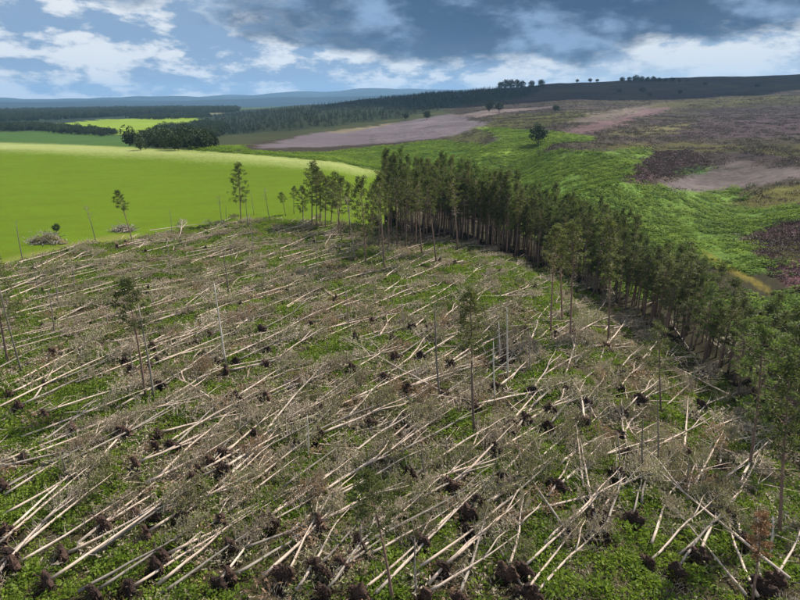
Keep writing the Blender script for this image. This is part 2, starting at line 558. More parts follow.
cov((0.040, 0.045, 0.020), [(170, 152), (215, 132), (330, 122), (440, 106), (455, 113), (400, 122), (300, 136), (215, 146)], 3)
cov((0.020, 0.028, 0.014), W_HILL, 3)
# the clearing and its margins
CLEAR_PX = [(-120, 330), (0, 268), (30, 258), (62, 250), (100, 244), (140, 239), (180, 229), (230, 224), (262, 219), (330, 222), (392, 228), (440, 239), (480, 248), (525, 260), (565, 278), (610, 303), (655, 333), (700, 364), (735, 390), (775, 418), (830, 453), (900, 500), (1050, 620), (400, 900), (-250, 620)]
cov(FIELD, [(-160, 143), (0, 143), (100, 146), (200, 151), (300, 158), (345, 163), (386, 172), (396, 200), (392, 234), (200, 240), (60, 262), (0, 285), (-160, 360)], 0.8)
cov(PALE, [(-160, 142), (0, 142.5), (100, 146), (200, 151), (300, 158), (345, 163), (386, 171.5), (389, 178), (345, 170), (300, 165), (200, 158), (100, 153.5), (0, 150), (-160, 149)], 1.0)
cov((0.15, 0.165, 0.035), [(-120, 330), (-120, 290), (0, 260), (40, 251), (90, 240), (130, 233), (150, 236), (100, 250), (0, 285)], 0.8)
cov(C_FLOOR, CLEAR_PX, 0.6)


def mottle(x, y, s):
    return _sn(x, y, s) * 0.6 + _sn(x + 31.7, y - 17.3, s * 0.43) * 0.4


CLEAR = gpoly([p for p in CLEAR_PX if p[1] < 700], 4)
# trunks picked on the photograph, butt end first (photo points)
TR = [
    (0, 548, 68, 496), (10, 534, 58, 488), (-6, 498, 26, 480), (7, 499, 26, 487), (4, 519, 28, 507), (0, 569, 32, 540), (15, 557, 60, 524), (18, 570, 80, 533), (79, 551, 160, 484), (91, 561, 160, 520), (81, 600, 120, 576), (99, 598, 160, 555), (-2, 584, 12, 570),
    (160, 572, 202, 538), (160, 517, 190, 503), (160, 508, 182, 482), (209, 503, 232, 480), (216, 514, 260, 480), (220, 521, 268, 487), (226, 527, 260, 506), (235, 549, 282, 515), (284, 513, 320, 490), (240, 557, 274, 537), (234, 580, 280, 550), (289, 539, 320, 502), (293, 541, 320, 528), (160, 600, 208, 572), (160, 592, 206, 562), (264, 581, 288, 558), (286, 581, 306, 556), (297, 598, 320, 571),
    (320, 500, 344, 480), (398, 504, 440, 480), (416, 506, 451, 481), (362, 550, 464, 503), (368, 560, 424, 528), (332, 581, 358, 566), (376, 600, 452, 526), (420, 573, 480, 537), (428, 589, 456, 570), (426, 600, 468, 576), (458, 602, 469, 572), (320, 573, 342, 554), (360, 600, 374, 583), (320, 529, 349, 515), (365, 536, 380, 527), (468, 518, 480, 510),
    (563, 533, 536, 480), (595, 527, 582, 478), (513, 519, 600, 487), (548, 501, 566, 482), (544, 547, 582, 502), (507, 578, 514, 547), (524, 598, 554, 558), (533, 602, 576, 560), (524, 597, 510, 568), (480, 512, 494, 501),
    (640, 508, 655, 483), (788, 584, 671, 494), (686, 504, 698, 480), (650, 549, 680, 506), (678, 561, 708, 522), (744, 602, 694, 542), (723, 521, 744, 480), (742, 544, 730, 514), (773, 582, 800, 548), (755, 602, 744, 554),
    (-4, 413, 88, 370), (34, 403, 62, 370), (80, 411, 115, 398), (-2, 466, 59, 444), (70, 441, 112, 425), (118, 423, 156, 412), (-2, 473, 46, 460), (6, 490, 48, 463), (44, 470, 74, 456), (65, 469, 160, 426), (68, 477, 88, 458), (128, 436, 160, 416), (140, 468, 160, 461), (98, 465, 120, 444), (39, 447, 58, 439), (11, 397, 28, 388), (148, 488, 176, 474),
    (160, 436, 200, 422), (160, 461, 232, 427), (160, 452, 230, 420), (212, 465, 238, 439), (226, 458, 247, 434), (259, 444, 309, 396), (246, 390, 284, 376), (240, 413, 270, 408), (220, 490, 258, 455), (246, 490, 290, 463), (284, 490, 306, 476), (288, 457, 320, 428), (284, 386, 304, 378), (289, 390, 320, 379), (244, 407, 276, 393), (160, 482, 186, 464), (196, 464, 214, 446), (160, 414, 180, 400), (160, 406, 178, 395), (214, 403, 184, 386), (228, 375, 260, 369),
    (320, 415, 396, 382), (346, 424, 368, 407), (320, 439, 366, 418), (354, 402, 406, 380), (443, 397, 353, 353), (408, 392, 452, 376), (407, 401, 425, 392), (365, 434, 404, 421), (401, 455, 450, 422), (392, 453, 407, 444), (380, 450, 394, 442), (369, 469, 384, 459), (413, 480, 480, 447), (420, 490, 472, 466), (438, 490, 478, 461), (320, 412, 342, 397), (332, 490, 346, 478),
    (502, 490, 590, 412), (501, 480, 540, 450), (515, 434, 552, 398), (534, 410, 551, 391), (511, 426, 534, 402), (565, 397, 598, 377), (569, 394, 592, 378), (496, 379, 538, 370), (498, 390, 518, 375), (532, 394, 540, 370), (540, 461, 563, 440), (550, 431, 558, 418), (585, 406, 590, 392), (600, 461, 631, 448), (617, 392, 640, 378), (616, 479, 640, 462), (480, 447, 495, 440), (583, 492, 578, 466), (557, 492, 566, 482),
    (640, 458, 722, 422), (693, 490, 709, 457), (714, 489, 766, 440), (737, 490, 762, 465), (649, 490, 662, 472), (640, 402, 694, 384), (736, 403, 694, 384), (704, 436, 722, 424),
    (-2, 312, 48, 299), (17, 315, 50, 307), (6, 301, 52, 282), (56, 323, 92, 305), (84, 297, 110, 289), (-2, 342, 38, 334), (-2, 351, 50, 340), (62, 332, 100, 323), (70, 336, 112, 327), (-4, 374, 12, 367), (24, 367, 45, 359), (56, 356, 76, 350), (108, 345, 148, 338), (112, 352, 152, 342), (116, 319, 160, 304), (138, 329, 160, 323), (133, 372, 196, 333), (138, 295, 160, 291), (112, 312, 92, 304), (-2, 296, 30, 281),
    (170, 336, 206, 300), (160, 323, 190, 313), (160, 363, 260, 340), (199, 342, 242, 322), (234, 333, 254, 322), (257, 348, 298, 322), (238, 365, 276, 348), (228, 375, 266, 367), (288, 309, 306, 298), (217, 301, 244, 292), (220, 294, 280, 280), (160, 290, 186, 288), (207, 357, 222, 354),
    (320, 333, 368, 318), (338, 322, 372, 305), (342, 308, 362, 299), (335, 298, 364, 286), (356, 341, 396, 327), (397, 324, 458, 296), (379, 340, 392, 328), (400, 299, 436, 284), (394, 308, 422, 305), (413, 330, 427, 323), (422, 360, 470, 334), (424, 370, 458, 350), (384, 379, 428, 348), (450, 367, 480, 347), (407, 392, 450, 377), (336, 300, 298, 270), (374, 291, 424, 285), (474, 296, 480, 289),
    (480, 298, 516, 297), (544, 312, 560, 302), (526, 332, 560, 310), (509, 329, 570, 322), (480, 347, 506, 339), (572, 316, 582, 304), (595, 316, 604, 306), (572, 336, 587, 320), (579, 335, 607, 318), (605, 350, 622, 327), (530, 344, 544, 325), (506, 364, 546, 350), (574, 368, 589, 353), (485, 376, 502, 358), (600, 363, 607, 355), (604, 333, 615, 326),
    (169, 243, 216, 229), (206, 255, 250, 230), (196, 250, 214, 245), (222, 271, 240, 265), (248, 269, 288, 253), (138, 294, 186, 286), (120, 318, 164, 304), (168, 320, 208, 292), (216, 300, 278, 280), (132, 266, 166, 273), (178, 242, 182, 228), (139, 250, 146, 244), (95, 262, 140, 248), (60, 268, 75, 258), (20, 264, 70, 251), (34, 270, 66, 257), (75, 274, 110, 266), (150, 232, 196, 226),
    (280, 250, 306, 241), (304, 272, 322, 265), (385, 273, 401, 260), (336, 298, 364, 285), (320, 282, 348, 275), (287, 309, 310, 296), (376, 291, 428, 285), (318, 228, 330, 226), (324, 248, 333, 238), (430, 300, 452, 288), (468, 274, 490, 268), (500, 272, 520, 262), (440, 262, 462, 255), (470, 310, 482, 290),
    (690, 352, 668, 322), (702, 378, 740, 336), (720, 340, 736, 316), (640, 364, 650, 348), (620, 372, 636, 362), (665, 408, 682, 396), (718, 470, 730, 452), (560, 470, 576, 454), (620, 440, 636, 430),
]
# dark root plates picked on the photograph
RP = [
    (6, 536), (4, 560), (6, 578), (50, 585), (66, 558), (106, 526), (140, 516), (152, 513), (149, 534), (131, 590), (182, 521), (218, 533), (226, 550), (168, 557), (220, 584), (269, 521), (198, 481),
    (403, 485), (453, 488), (422, 544), (445, 569), (472, 532), (335, 500), (326, 594), (343, 564), (571, 528), (600, 517), (601, 537), (631, 520), (524, 572), (564, 485), (484, 516), (677, 575), (648, 564), (698, 559), (708, 490), (718, 518), (760, 590),
    (22, 407), (48, 413), (77, 430), (25, 459), (153, 454), (135, 467), (229, 380), (257, 434), (245, 452), (290, 424), (202, 473), (224, 473), (296, 445), (164, 386), (314, 413), (174, 448), (238, 398), (376, 380), (341, 463), (373, 425), (412, 383), (407, 421),
    (526, 399), (528, 420), (549, 410), (514, 440), (497, 451), (489, 482), (544, 439), (608, 394), (628, 403), (620, 414), (557, 486), (627, 456), (683, 452), (702, 406), (694, 417), (710, 470),
    (48, 361), (126, 370), (154, 347), (150, 365), (24, 308), (150, 287), (197, 317), (228, 337), (210, 334), (262, 330), (251, 349), (224, 366), (286, 314), (287, 291), (202, 357), (351, 335), (396, 358), (410, 305), (430, 329), (448, 325), (447, 359), (466, 351), (353, 370), (410, 383), (397, 299),
    (533, 296), (502, 304), (566, 344), (602, 353), (594, 339), (504, 360), (634, 337), (519, 331), (214, 274), (244, 269), (197, 279), (149, 287), (220, 257), (380, 275), (404, 268), (376, 264), (361, 280), (480, 315), (455, 262), (490, 262), (430, 268), (300, 262), (270, 245), (340, 250),
]
FALL = R(42)           # most trees were thrown this way (clockwise from +Y)
specs = []             # x, y, heading, length, has root plate
for (x0, y0, x1, y1) in TR:
    a = at(x0, y0 + 0.8); b = at(x1, y1 + 0.8)
    dx, dy = b[0] - a[0], b[1] - a[1]
    ln = math.hypot(dx, dy)
    specs.append([a[0], a[1], math.atan2(dx, dy), min(19.0, max(8.5, ln * 1.5 + 1.5)), None, x0, y0])
for (px_, py_) in RP:
    best, bd = None, 1e9
    for s in specs:
        q = math.hypot(s[5] - px_, (s[6] - py_) * 1.3)
        if s[4] is None and q < bd:
            best, bd = s, q
    g_ = at(px_, py_ + 3)
    if bd < 13:
        best[4] = True
    else:
        specs.append([g_[0], g_[1], FALL + rnd.gauss(0, 0.17), rnd.uniform(9, 13), True, px_, py_])
LIMIT_FALLEN = 298
TOTAL_FALLEN = 490
# the gaps between the picked ones
tries = 0
while len(specs) < TOTAL_FALLEN and tries < 9000:
    tries += 1
    px_ = rnd.uniform(-20, 640); py_ = 226 + (rnd.random() ** 1.7) * 220
    g_ = at(px_, py_)
    if not inpoly(np.array([g_[0]]), np.array([g_[1]]), CLEAR)[0]:
        continue
    if min(math.hypot(q[0] - g_[0], q[1] - g_[1]) for q in specs) < (1.5 if g_[1] > 60 else 2.4):
        continue
    specs.append([g_[0], g_[1], FALL + rnd.gauss(0, 0.2), rnd.uniform(9, 15), rnd.random() < 0.35, px_, py_])
specs.sort(key=lambda q: math.hypot(q[0], q[1]))
rest, specs = specs[LIMIT_FALLEN:], specs[:LIMIT_FALLEN]
for q in specs:
    if q[4] is None:
        q[4] = rnd.random() < 0.33
PITS = [(q[0] - math.sin(q[2]) * 0.55, q[1] - math.cos(q[2]) * 0.55, rnd.uniform(0.8, 1.25)) for q in specs if q[4]]   # hollows left by the root plates


def build_ground():
    fine = np.arange(-48, 48.001, 0.16)
    coarse = np.concatenate([np.arange(-180, -48, 6.0), fine, np.arange(54, 180.1, 6.0)])
    azs = np.radians(np.unique(np.round(coarse, 4)))
    if azs[-1] > math.pi - 1e-6:
        azs = azs[:-1]
    ds = np.concatenate([[0.0], np.geomspace(10, 13000, 740)])
    D, A = np.meshgrid(ds[1:], azs, indexing='ij')
    x = (D * np.sin(A)).ravel(); y = (D * np.cos(A)).ravel()
    x = np.concatenate([[0.0], x]); y = np.concatenate([[0.0], y])
    z = height(x, y)
    pit = np.zeros(len(x))
    for qx, qy, qr in PITS:
        e2 = ((x - qx) ** 2 + (y - qy) ** 2) / qr ** 2
        nr = e2 < 4
        pit[nr] = np.maximum(pit[nr], np.exp(-e2[nr] * 1.6))
    z = z - 0.42 * pit
    nA, nD = len(azs), len(ds) - 1
    idx = np.arange(nA * nD).reshape(nD, nA) + 1
    a = idx[:-1, :]; b = idx[1:, :]
    quads = np.stack([a, np.roll(a, -1, 1), np.roll(b, -1, 1), b], -1).reshape(-1, 4)[:, ::-1]
    tris = np.stack([np.zeros(nA, int), np.roll(idx[0], -1), idx[0]], -1)[:, ::-1]
    me = bpy.data.meshes.new('ground')
    me.vertices.add(len(x))
    me.vertices.foreach_set('co', np.stack([x, y, z], -1).ravel())
    nl = len(quads) * 4 + len(tris) * 3
    me.loops.add(nl)
    me.loops.foreach_set('vertex_index', np.concatenate([quads.ravel(), tris.ravel()]))
    me.polygons.add(len(quads) + len(tris))
    ls = np.concatenate([np.arange(len(quads)) * 4, len(quads) * 4 + np.arange(len(tris)) * 3])
    me.polygons.foreach_set('loop_start', ls)
    me.polygons.foreach_set('use_smooth', np.ones(len(ls), bool))
    me.update(calc_edges=True)
    me.validate()
    # land cover
    d = np.hypot(x, y); az = np.degrees(np.arctan2(x, y))
    col = np.zeros((len(x), 3))
    moor = np.array([0.044, 0.031, 0.033])  # tone darkened to stand in for cloud shade over the moor
    moss = np.array([0.060, 0.055, 0.024])
    m = np.clip(mottle(x, y * 1.0, 60.) * 1.1 + 0.5, 0, 1)[:, None]
    col[:] = moor * (1 - m * 0.6) + moss * (m * 0.6)
    left = (az < -3 - 0 * d) & (d > 280)
    f1 = np.array([0.060, 0.085, 0.030]); f2 = np.array([0.13, 0.155, 0.05]); f3 = np.array([0.04, 0.055, 0.03])
    mm = mottle(x, y * 0.35, 420.)
    fl = np.where((mm > 0.25)[:, None], f2, np.where((mm < -0.2)[:, None], f3, f1))
    col[left] = fl[left]
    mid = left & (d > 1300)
    col[mid] *= np.array([0.55, 0.62, 0.75])  # distant farmland darkened and blued, haze put into its colour
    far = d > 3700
    col[far] = np.array([0.022, 0.042, 0.055])  # blue of distant haze painted into the hill colour
    near = d < 165
    col[near] = (0.036, 0.032, 0.018)
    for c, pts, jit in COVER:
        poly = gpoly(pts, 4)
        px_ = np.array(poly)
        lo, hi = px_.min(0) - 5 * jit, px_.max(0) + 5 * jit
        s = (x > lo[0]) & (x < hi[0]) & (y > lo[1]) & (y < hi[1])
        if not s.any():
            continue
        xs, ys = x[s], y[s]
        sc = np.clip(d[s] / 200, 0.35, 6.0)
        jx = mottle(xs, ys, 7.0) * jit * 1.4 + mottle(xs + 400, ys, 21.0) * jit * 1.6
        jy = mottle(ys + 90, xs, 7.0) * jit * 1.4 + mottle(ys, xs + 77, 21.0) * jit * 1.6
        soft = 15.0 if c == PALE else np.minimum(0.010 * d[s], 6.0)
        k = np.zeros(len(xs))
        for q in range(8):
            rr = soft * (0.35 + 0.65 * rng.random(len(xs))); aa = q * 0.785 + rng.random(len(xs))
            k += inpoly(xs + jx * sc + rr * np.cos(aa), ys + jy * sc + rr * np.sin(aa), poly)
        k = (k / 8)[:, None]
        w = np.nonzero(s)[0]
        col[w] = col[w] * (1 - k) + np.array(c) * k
    kp = np.clip(pit * 1.8 - 0.25, 0, 1)[:, None]
    col = col * (1 - kp) + np.array((0.030, 0.020, 0.015)) * kp
    wild = np.where((az > -3) | (d < 130), 1.0, 0.35)
    wild[inpoly(x, y, gpoly([p for c, p, j in COVER if c == FIELD][0], 4))] = 0.22
    wild[inpoly(x, y, CLEAR)] = 1.0
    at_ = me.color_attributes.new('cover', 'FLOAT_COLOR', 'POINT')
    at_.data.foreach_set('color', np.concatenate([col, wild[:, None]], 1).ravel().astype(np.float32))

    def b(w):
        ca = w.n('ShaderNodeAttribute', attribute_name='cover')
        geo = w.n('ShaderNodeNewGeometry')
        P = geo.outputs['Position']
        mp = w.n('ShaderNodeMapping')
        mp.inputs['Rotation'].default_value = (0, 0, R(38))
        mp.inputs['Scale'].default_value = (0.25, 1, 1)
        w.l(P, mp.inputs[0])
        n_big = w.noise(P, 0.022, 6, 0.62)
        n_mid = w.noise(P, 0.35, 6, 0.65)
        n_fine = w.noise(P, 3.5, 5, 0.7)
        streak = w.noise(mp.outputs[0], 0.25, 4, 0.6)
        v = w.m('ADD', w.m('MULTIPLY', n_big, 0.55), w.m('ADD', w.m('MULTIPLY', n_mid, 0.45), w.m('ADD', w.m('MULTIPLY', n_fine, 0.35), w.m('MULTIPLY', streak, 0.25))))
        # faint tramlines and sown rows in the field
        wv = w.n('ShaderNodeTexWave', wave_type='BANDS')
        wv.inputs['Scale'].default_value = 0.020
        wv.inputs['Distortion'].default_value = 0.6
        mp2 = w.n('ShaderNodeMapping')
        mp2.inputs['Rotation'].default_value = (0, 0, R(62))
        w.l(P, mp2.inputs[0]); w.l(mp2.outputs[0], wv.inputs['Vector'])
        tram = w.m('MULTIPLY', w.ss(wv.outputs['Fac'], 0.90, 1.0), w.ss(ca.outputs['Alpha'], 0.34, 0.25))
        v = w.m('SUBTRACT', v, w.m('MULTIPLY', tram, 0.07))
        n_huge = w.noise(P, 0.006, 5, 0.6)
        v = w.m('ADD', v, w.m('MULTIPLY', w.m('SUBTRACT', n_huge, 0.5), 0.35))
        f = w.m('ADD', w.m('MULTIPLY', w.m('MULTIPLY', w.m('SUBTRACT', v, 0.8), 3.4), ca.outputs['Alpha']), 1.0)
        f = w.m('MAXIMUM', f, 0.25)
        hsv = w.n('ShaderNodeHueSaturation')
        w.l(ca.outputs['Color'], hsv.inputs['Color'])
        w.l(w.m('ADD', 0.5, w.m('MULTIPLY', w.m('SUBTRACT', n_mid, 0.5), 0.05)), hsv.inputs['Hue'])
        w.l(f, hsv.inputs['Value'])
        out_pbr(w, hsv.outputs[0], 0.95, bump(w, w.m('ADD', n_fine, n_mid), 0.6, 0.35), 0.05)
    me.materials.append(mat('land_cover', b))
    o = obj('ground', me)
    tag(o, kind='structure')
    return o


build_ground()


# ------------------------------------------------------------------ stuff: scattered low cover by geometry nodes
def proto_coll(name, meshes):
    c = bpy.data.collections.new(name)
    for i, me in enumerate(meshes):
        o = bpy.data.objects.new(f'{name}_piece', me)
        c.objects.link(o)
    return c


def scatter(name, pts, rots, scls, idx, coll, label=None, cat=None):
    me = bpy.data.meshes.new(name)
    me.vertices.add(len(pts))
    me.vertices.foreach_set('co', np.asarray(pts, np.float32).ravel())
    for nm, ty, key, data in (('rot', 'FLOAT_VECTOR', 'vector', rots), ('scl', 'FLOAT_VECTOR', 'vector', scls), ('idx', 'INT', 'value', idx)):
        a = me.attributes.new(nm, ty, 'POINT')
        a.data.foreach_set(key, np.asarray(data, np.int32 if ty == 'INT' else np.float32).ravel())
    me.update()
    o = obj(name, me)
    tag(o, label, cat, kind='stuff')
    g = bpy.data.node_groups.new(name + '_scatter', 'GeometryNodeTree')
    g.interface.new_socket('Geometry', in_out='INPUT', socket_type='NodeSocketGeometry')
    g.interface.new_socket('Geometry', in_out='OUTPUT', socket_type='NodeSocketGeometry')
    gi = g.nodes.new('NodeGroupInput'); go = g.nodes.new('NodeGroupOutput')
    ip = g.nodes.new('GeometryNodeInstanceOnPoints')
    ci = g.nodes.new('GeometryNodeCollectionInfo')
    ci.inputs['Collection'].default_value = coll
    ci.inputs['Separate Children'].default_value = True
    ci.inputs['Reset Children'].default_value = True

    def attr(nm, ty):
        n = g.nodes.new('GeometryNodeInputNamedAttribute')
        n.data_type = ty
        n.inputs[0].default_value = nm
        return n.outputs[0]
    e2r = g.nodes.new('FunctionNodeEulerToRotation')
    g.links.new(attr('rot', 'FLOAT_VECTOR'), e2r.inputs[0])
    g.links.new(gi.outputs[0], ip.inputs['Points'])
    g.links.new(ci.outputs[0], ip.inputs['Instance'])
    ip.inputs['Pick Instance'].default_value = True
    g.links.new(attr('idx', 'INT'), ip.inputs['Instance Index'])
    g.links.new(e2r.outputs[0], ip.inputs['Rotation'])
    g.links.new(attr('scl', 'FLOAT_VECTOR'), ip.inputs['Scale'])
    g.links.new(ip.outputs[0], go.inputs[0])
    md = o.modifiers.new('scatter', 'NODES')
    md.node_group = g
    return o


def clump(r, n, rad, hgt, ll, lw, m, spread=0.6, name='clump', flat=False):
    mb = MB()
    for _ in range(n):
        a = r.uniform(0, 6.28); q = rad * math.sqrt(r.random())
        top = hgt * (1 - (q / rad) ** 2 * 0.7)
        p = Vector((q * math.cos(a), q * math.sin(a), top * r.uniform(0.25, 1.0)))
        d = Vector((math.cos(a) * spread + r.uniform(-.6, .6), math.sin(a) * spread + r.uniform(-.6, .6), r.uniform(-0.1, 0.75))).normalized()
        if flat:
            d.z *= 0.35
        mb.leaf(p, d * ll * r.uniform(0.6, 1.3), lw * r.uniform(0.7, 1.3), 0, r, flat)
    return mb.mesh(name, [m])


def sticks(r, n, rad, hgt, m, name='sticks'):
    mb = MB()
    for _ in range(n):
        a = r.uniform(0, 6.28); q = rad * math.sqrt(r.random())
        p = Vector((q * math.cos(a), q * math.sin(a), r.uniform(0, hgt * 0.5)))
        d = Vector((r.uniform(-1, 1), r.uniform(-1, 1), r.uniform(-.1, .8))).normalized() * r.uniform(0.3, 0.9)
        mb.leaf(p, d, 0.014, 0, r)
    return mb.mesh(name, [m])


def in_clear(n, dmin=24, dmax=150):
    """even random points on the clearing floor, thinned a little with distance"""
    P = np.array(CLEAR)
    out = []
    tot = 0
    while tot < n:
        x = rng.uniform(P[:, 0].min(), P[:, 0].max(), 60000); y = rng.uniform(22, P[:, 1].max() + 2, 60000)
        d = np.hypot(x, y)
        px_ = np.abs(x) / np.maximum(y * 0.94 + 10, 1)
        s = inpoly(x, y, CLEAR) & (d > dmin) & (d < dmax) & (px_ < 0.80) & (rng.random(60000) < np.clip(90 / d, 0.5, 1))
        out.append(np.stack([x[s], y[s]], -1)); tot += int(s.sum())
    return np.concatenate(out)[:n]


def put(name, xy, coll, nvar, s0, s1, tilt=0.15, sink=0.0, flat=1.0, label=None, cat=None, align=False):
    n = len(xy)
    z = height(xy[:, 0], xy[:, 1]) - sink
    pts = np.stack([xy[:, 0], xy[:, 1], z], -1)
    rots = np.stack([rng.uniform(-tilt, tilt, n), rng.uniform(-tilt, tilt, n), rng.uniform(0, 6.28, n)], -1)
    if align:
        e_ = 1.5
        gx = (height(xy[:, 0] + e_, xy[:, 1]) - height(xy[:, 0] - e_, xy[:, 1])) / (2 * e_)
        gy = (height(xy[:, 0], xy[:, 1] + e_) - height(xy[:, 0], xy[:, 1] - e_)) / (2 * e_)
        rots = np.stack([np.arctan(gy) + rng.uniform(-tilt, tilt, n), -np.arctan(gx) + rng.uniform(-tilt, tilt, n), np.zeros(n)], -1)
    s = rng.uniform(s0, s1, n)
    scl = np.stack([s, s, s * flat * rng.uniform(0.8, 1.2, n)], -1)
    return scatter(name, pts, rots, scl, rng.integers(0, nvar, n), coll, label, cat)


bil = proto_coll('bilberry', [clump(rnd, 46, 0.5, 0.52, 0.20, 0.06, M_BILB) for _ in range(4)])
xy = in_clear(34000)
g = mottle(xy[:, 0], xy[:, 1], 4.2) + 0.5 * mottle(xy[:, 0] + 50, xy[:, 1], 12.0)
keep = g + rng.normal(0, 0.22, len(xy)) > -0.10
for qx, qy, qr in PITS:
    keep &= ((xy[:, 0] - qx) ** 2 + (xy[:, 1] - qy) ** 2) > (qr * 0.8) ** 2
put('bilberry_cover', xy[keep], bil, 4, 0.5, 1.5, label='bright green bilberry and bracken growing between the fallen trunks', cat='undergrowth')
hea = proto_coll('heath_tuft', [clump(rnd, 34, 0.45, 0.22, 0.16, 0.03, M_MOSS, 0.3) for _ in range(3)])
xy2 = in_clear(15000)
g2 = mottle(xy2[:, 0] + 11, xy2[:, 1] - 40, 3.4)
put('heath_cover', xy2[(g2 + rng.normal(0, 0.3, len(xy2))) > 0.0], hea, 3, 0.6, 1.4, label='low olive and brown heath tufts on the clearing floor', cat='undergrowth')
lit = proto_coll('twig_litter', [sticks(rnd, 40, 0.8, 0.5, M_TWIG) for _ in range(3)])
xy3 = in_clear(2200)
put('twig_litter', xy3, lit, 3, 0.6, 1.4, flat=0.6, label='grey twig litter strewn over the clearing floor', cat='twigs')

# bracken on the bank across the ravine, heather on the moor patches
brk = proto_coll('bracken', [clump(rnd, 34, 0.8, 0.6, 0.5, 0.11, M_BRACKEN, 0.8, flat=True) for _ in range(6)])
bp = [(gpoly(pts, 4)) for c, pts, j in COVER if c in (BRK, (0.05, 0.11, 0.022), (0.16, 0.235, 0.035))]
n = 150000
x = rng.uniform(-110, 190, n); y = rng.uniform(60, 480, n)
ins = np.zeros(n, bool)
jx = mottle(x, y, 9.) * 5 + rng.normal(0, 2.0, n); jy = mottle(y, x, 9.) * 5 + rng.normal(0, 2.0, n)
for p in bp:
    ins |= inpoly(x + jx, y + jy, p)
for c, pts, j in COVER:
    if c in ((0.075, 0.045, 0.045), (0.112, 0.090, 0.086), (0.09, 0.085, 0.025), (0.20, 0.16, 0.03), (0.085, 0.042, 0.046), FIELD, C_FLOOR):
        ins &= ~inpoly(x + jx, y + jy, gpoly(pts, 4))
ins &= (mottle(x, y, 8.0) + rng.normal(0, 0.25, n) > -0.22)
put('bracken_cover', np.stack([x[ins], y[ins]], -1), brk, 6, 0.5, 1.6, 0.1, align=True, label='bright green bracken covering the bank beyond the wood', cat='bracken')
htu = proto_coll('heather', [clump(rnd, 30, 0.8, 0.4, 0.28, 0.06, M_HEATHER, 0.3) for _ in range(3)])
hp = [gpoly(pts, 4) for c, pts, j in COVER if c in ((0.075, 0.045, 0.045), (0.085, 0.042, 0.046))]
x = rng.uniform(10, 560, 150000); y = rng.uniform(130, 900, 150000)
az_ = np.degrees(np.arctan2(x, y)); d_ = np.hypot(x, y)
ins = (az_ > 4 + 3 * rng.random(150000)) & (az_ < 36) & (d_ > 150) & (mottle(x, y, 11.) + rng.normal(0, .3, 150000) > 0.0) & (rng.random(150000) < np.clip(300 / d_, 0, 1))
for c, pts, j in COVER:
    if c in (BRK, (0.05, 0.11, 0.022), (0.16, 0.235, 0.035), (0.112, 0.093, 0.100), (0.112, 0.090, 0.086), (0.110, 0.070, 0.072), (0.112, 0.088, 0.072), (0.140, 0.108, 0.10), C_FLOOR, FIELD):
        ins &= ~inpoly(x + rng.normal(0, 3, 150000), y + rng.normal(0, 3, 150000), gpoly(pts, 4))
mt = proto_coll('moor_tuft', [clump(rnd, 26, 0.9, 0.5, 0.32, 0.07, m_, 0.3) for m_ in (M_HEATHER, M_MOOR, M_MOOR)])
put('moor_cover', np.stack([x[ins], y[ins]], -1), mt, 3, 0.8, 1.9, 0.2, label='dark heather and rough grass tufts over the moor', cat='heather')
x = rng.uniform(20, 190, 40000); y = rng.uniform(60, 330, 40000)
ins = np.zeros(40000, bool)
for p in hp:
    ins |= inpoly(x, y, p)
put('heather_cover', np.stack([x[ins], y[ins]], -1), htu, 3, 0.7, 1.5, 0.2, label='dark purple heather on the slope at right', cat='heather')


# ------------------------------------------------------------------ fallen pines
def trunk_curve(r, L, bend):
    ph = r.uniform(0, 6.28)
    pts = []
    for i in range(9):
        t = i / 8
        pts.append((L * t, bend * (math.sin(t * 2.6 + ph) - math.sin(ph)) + bend * 0.22 * math.sin(t * 9 + 2 * ph) * t + r.uniform(-.05, .05), 0.48 + 0.10 * math.sin(t * 3.0 + ph) + 0.30 * t))
    return pts


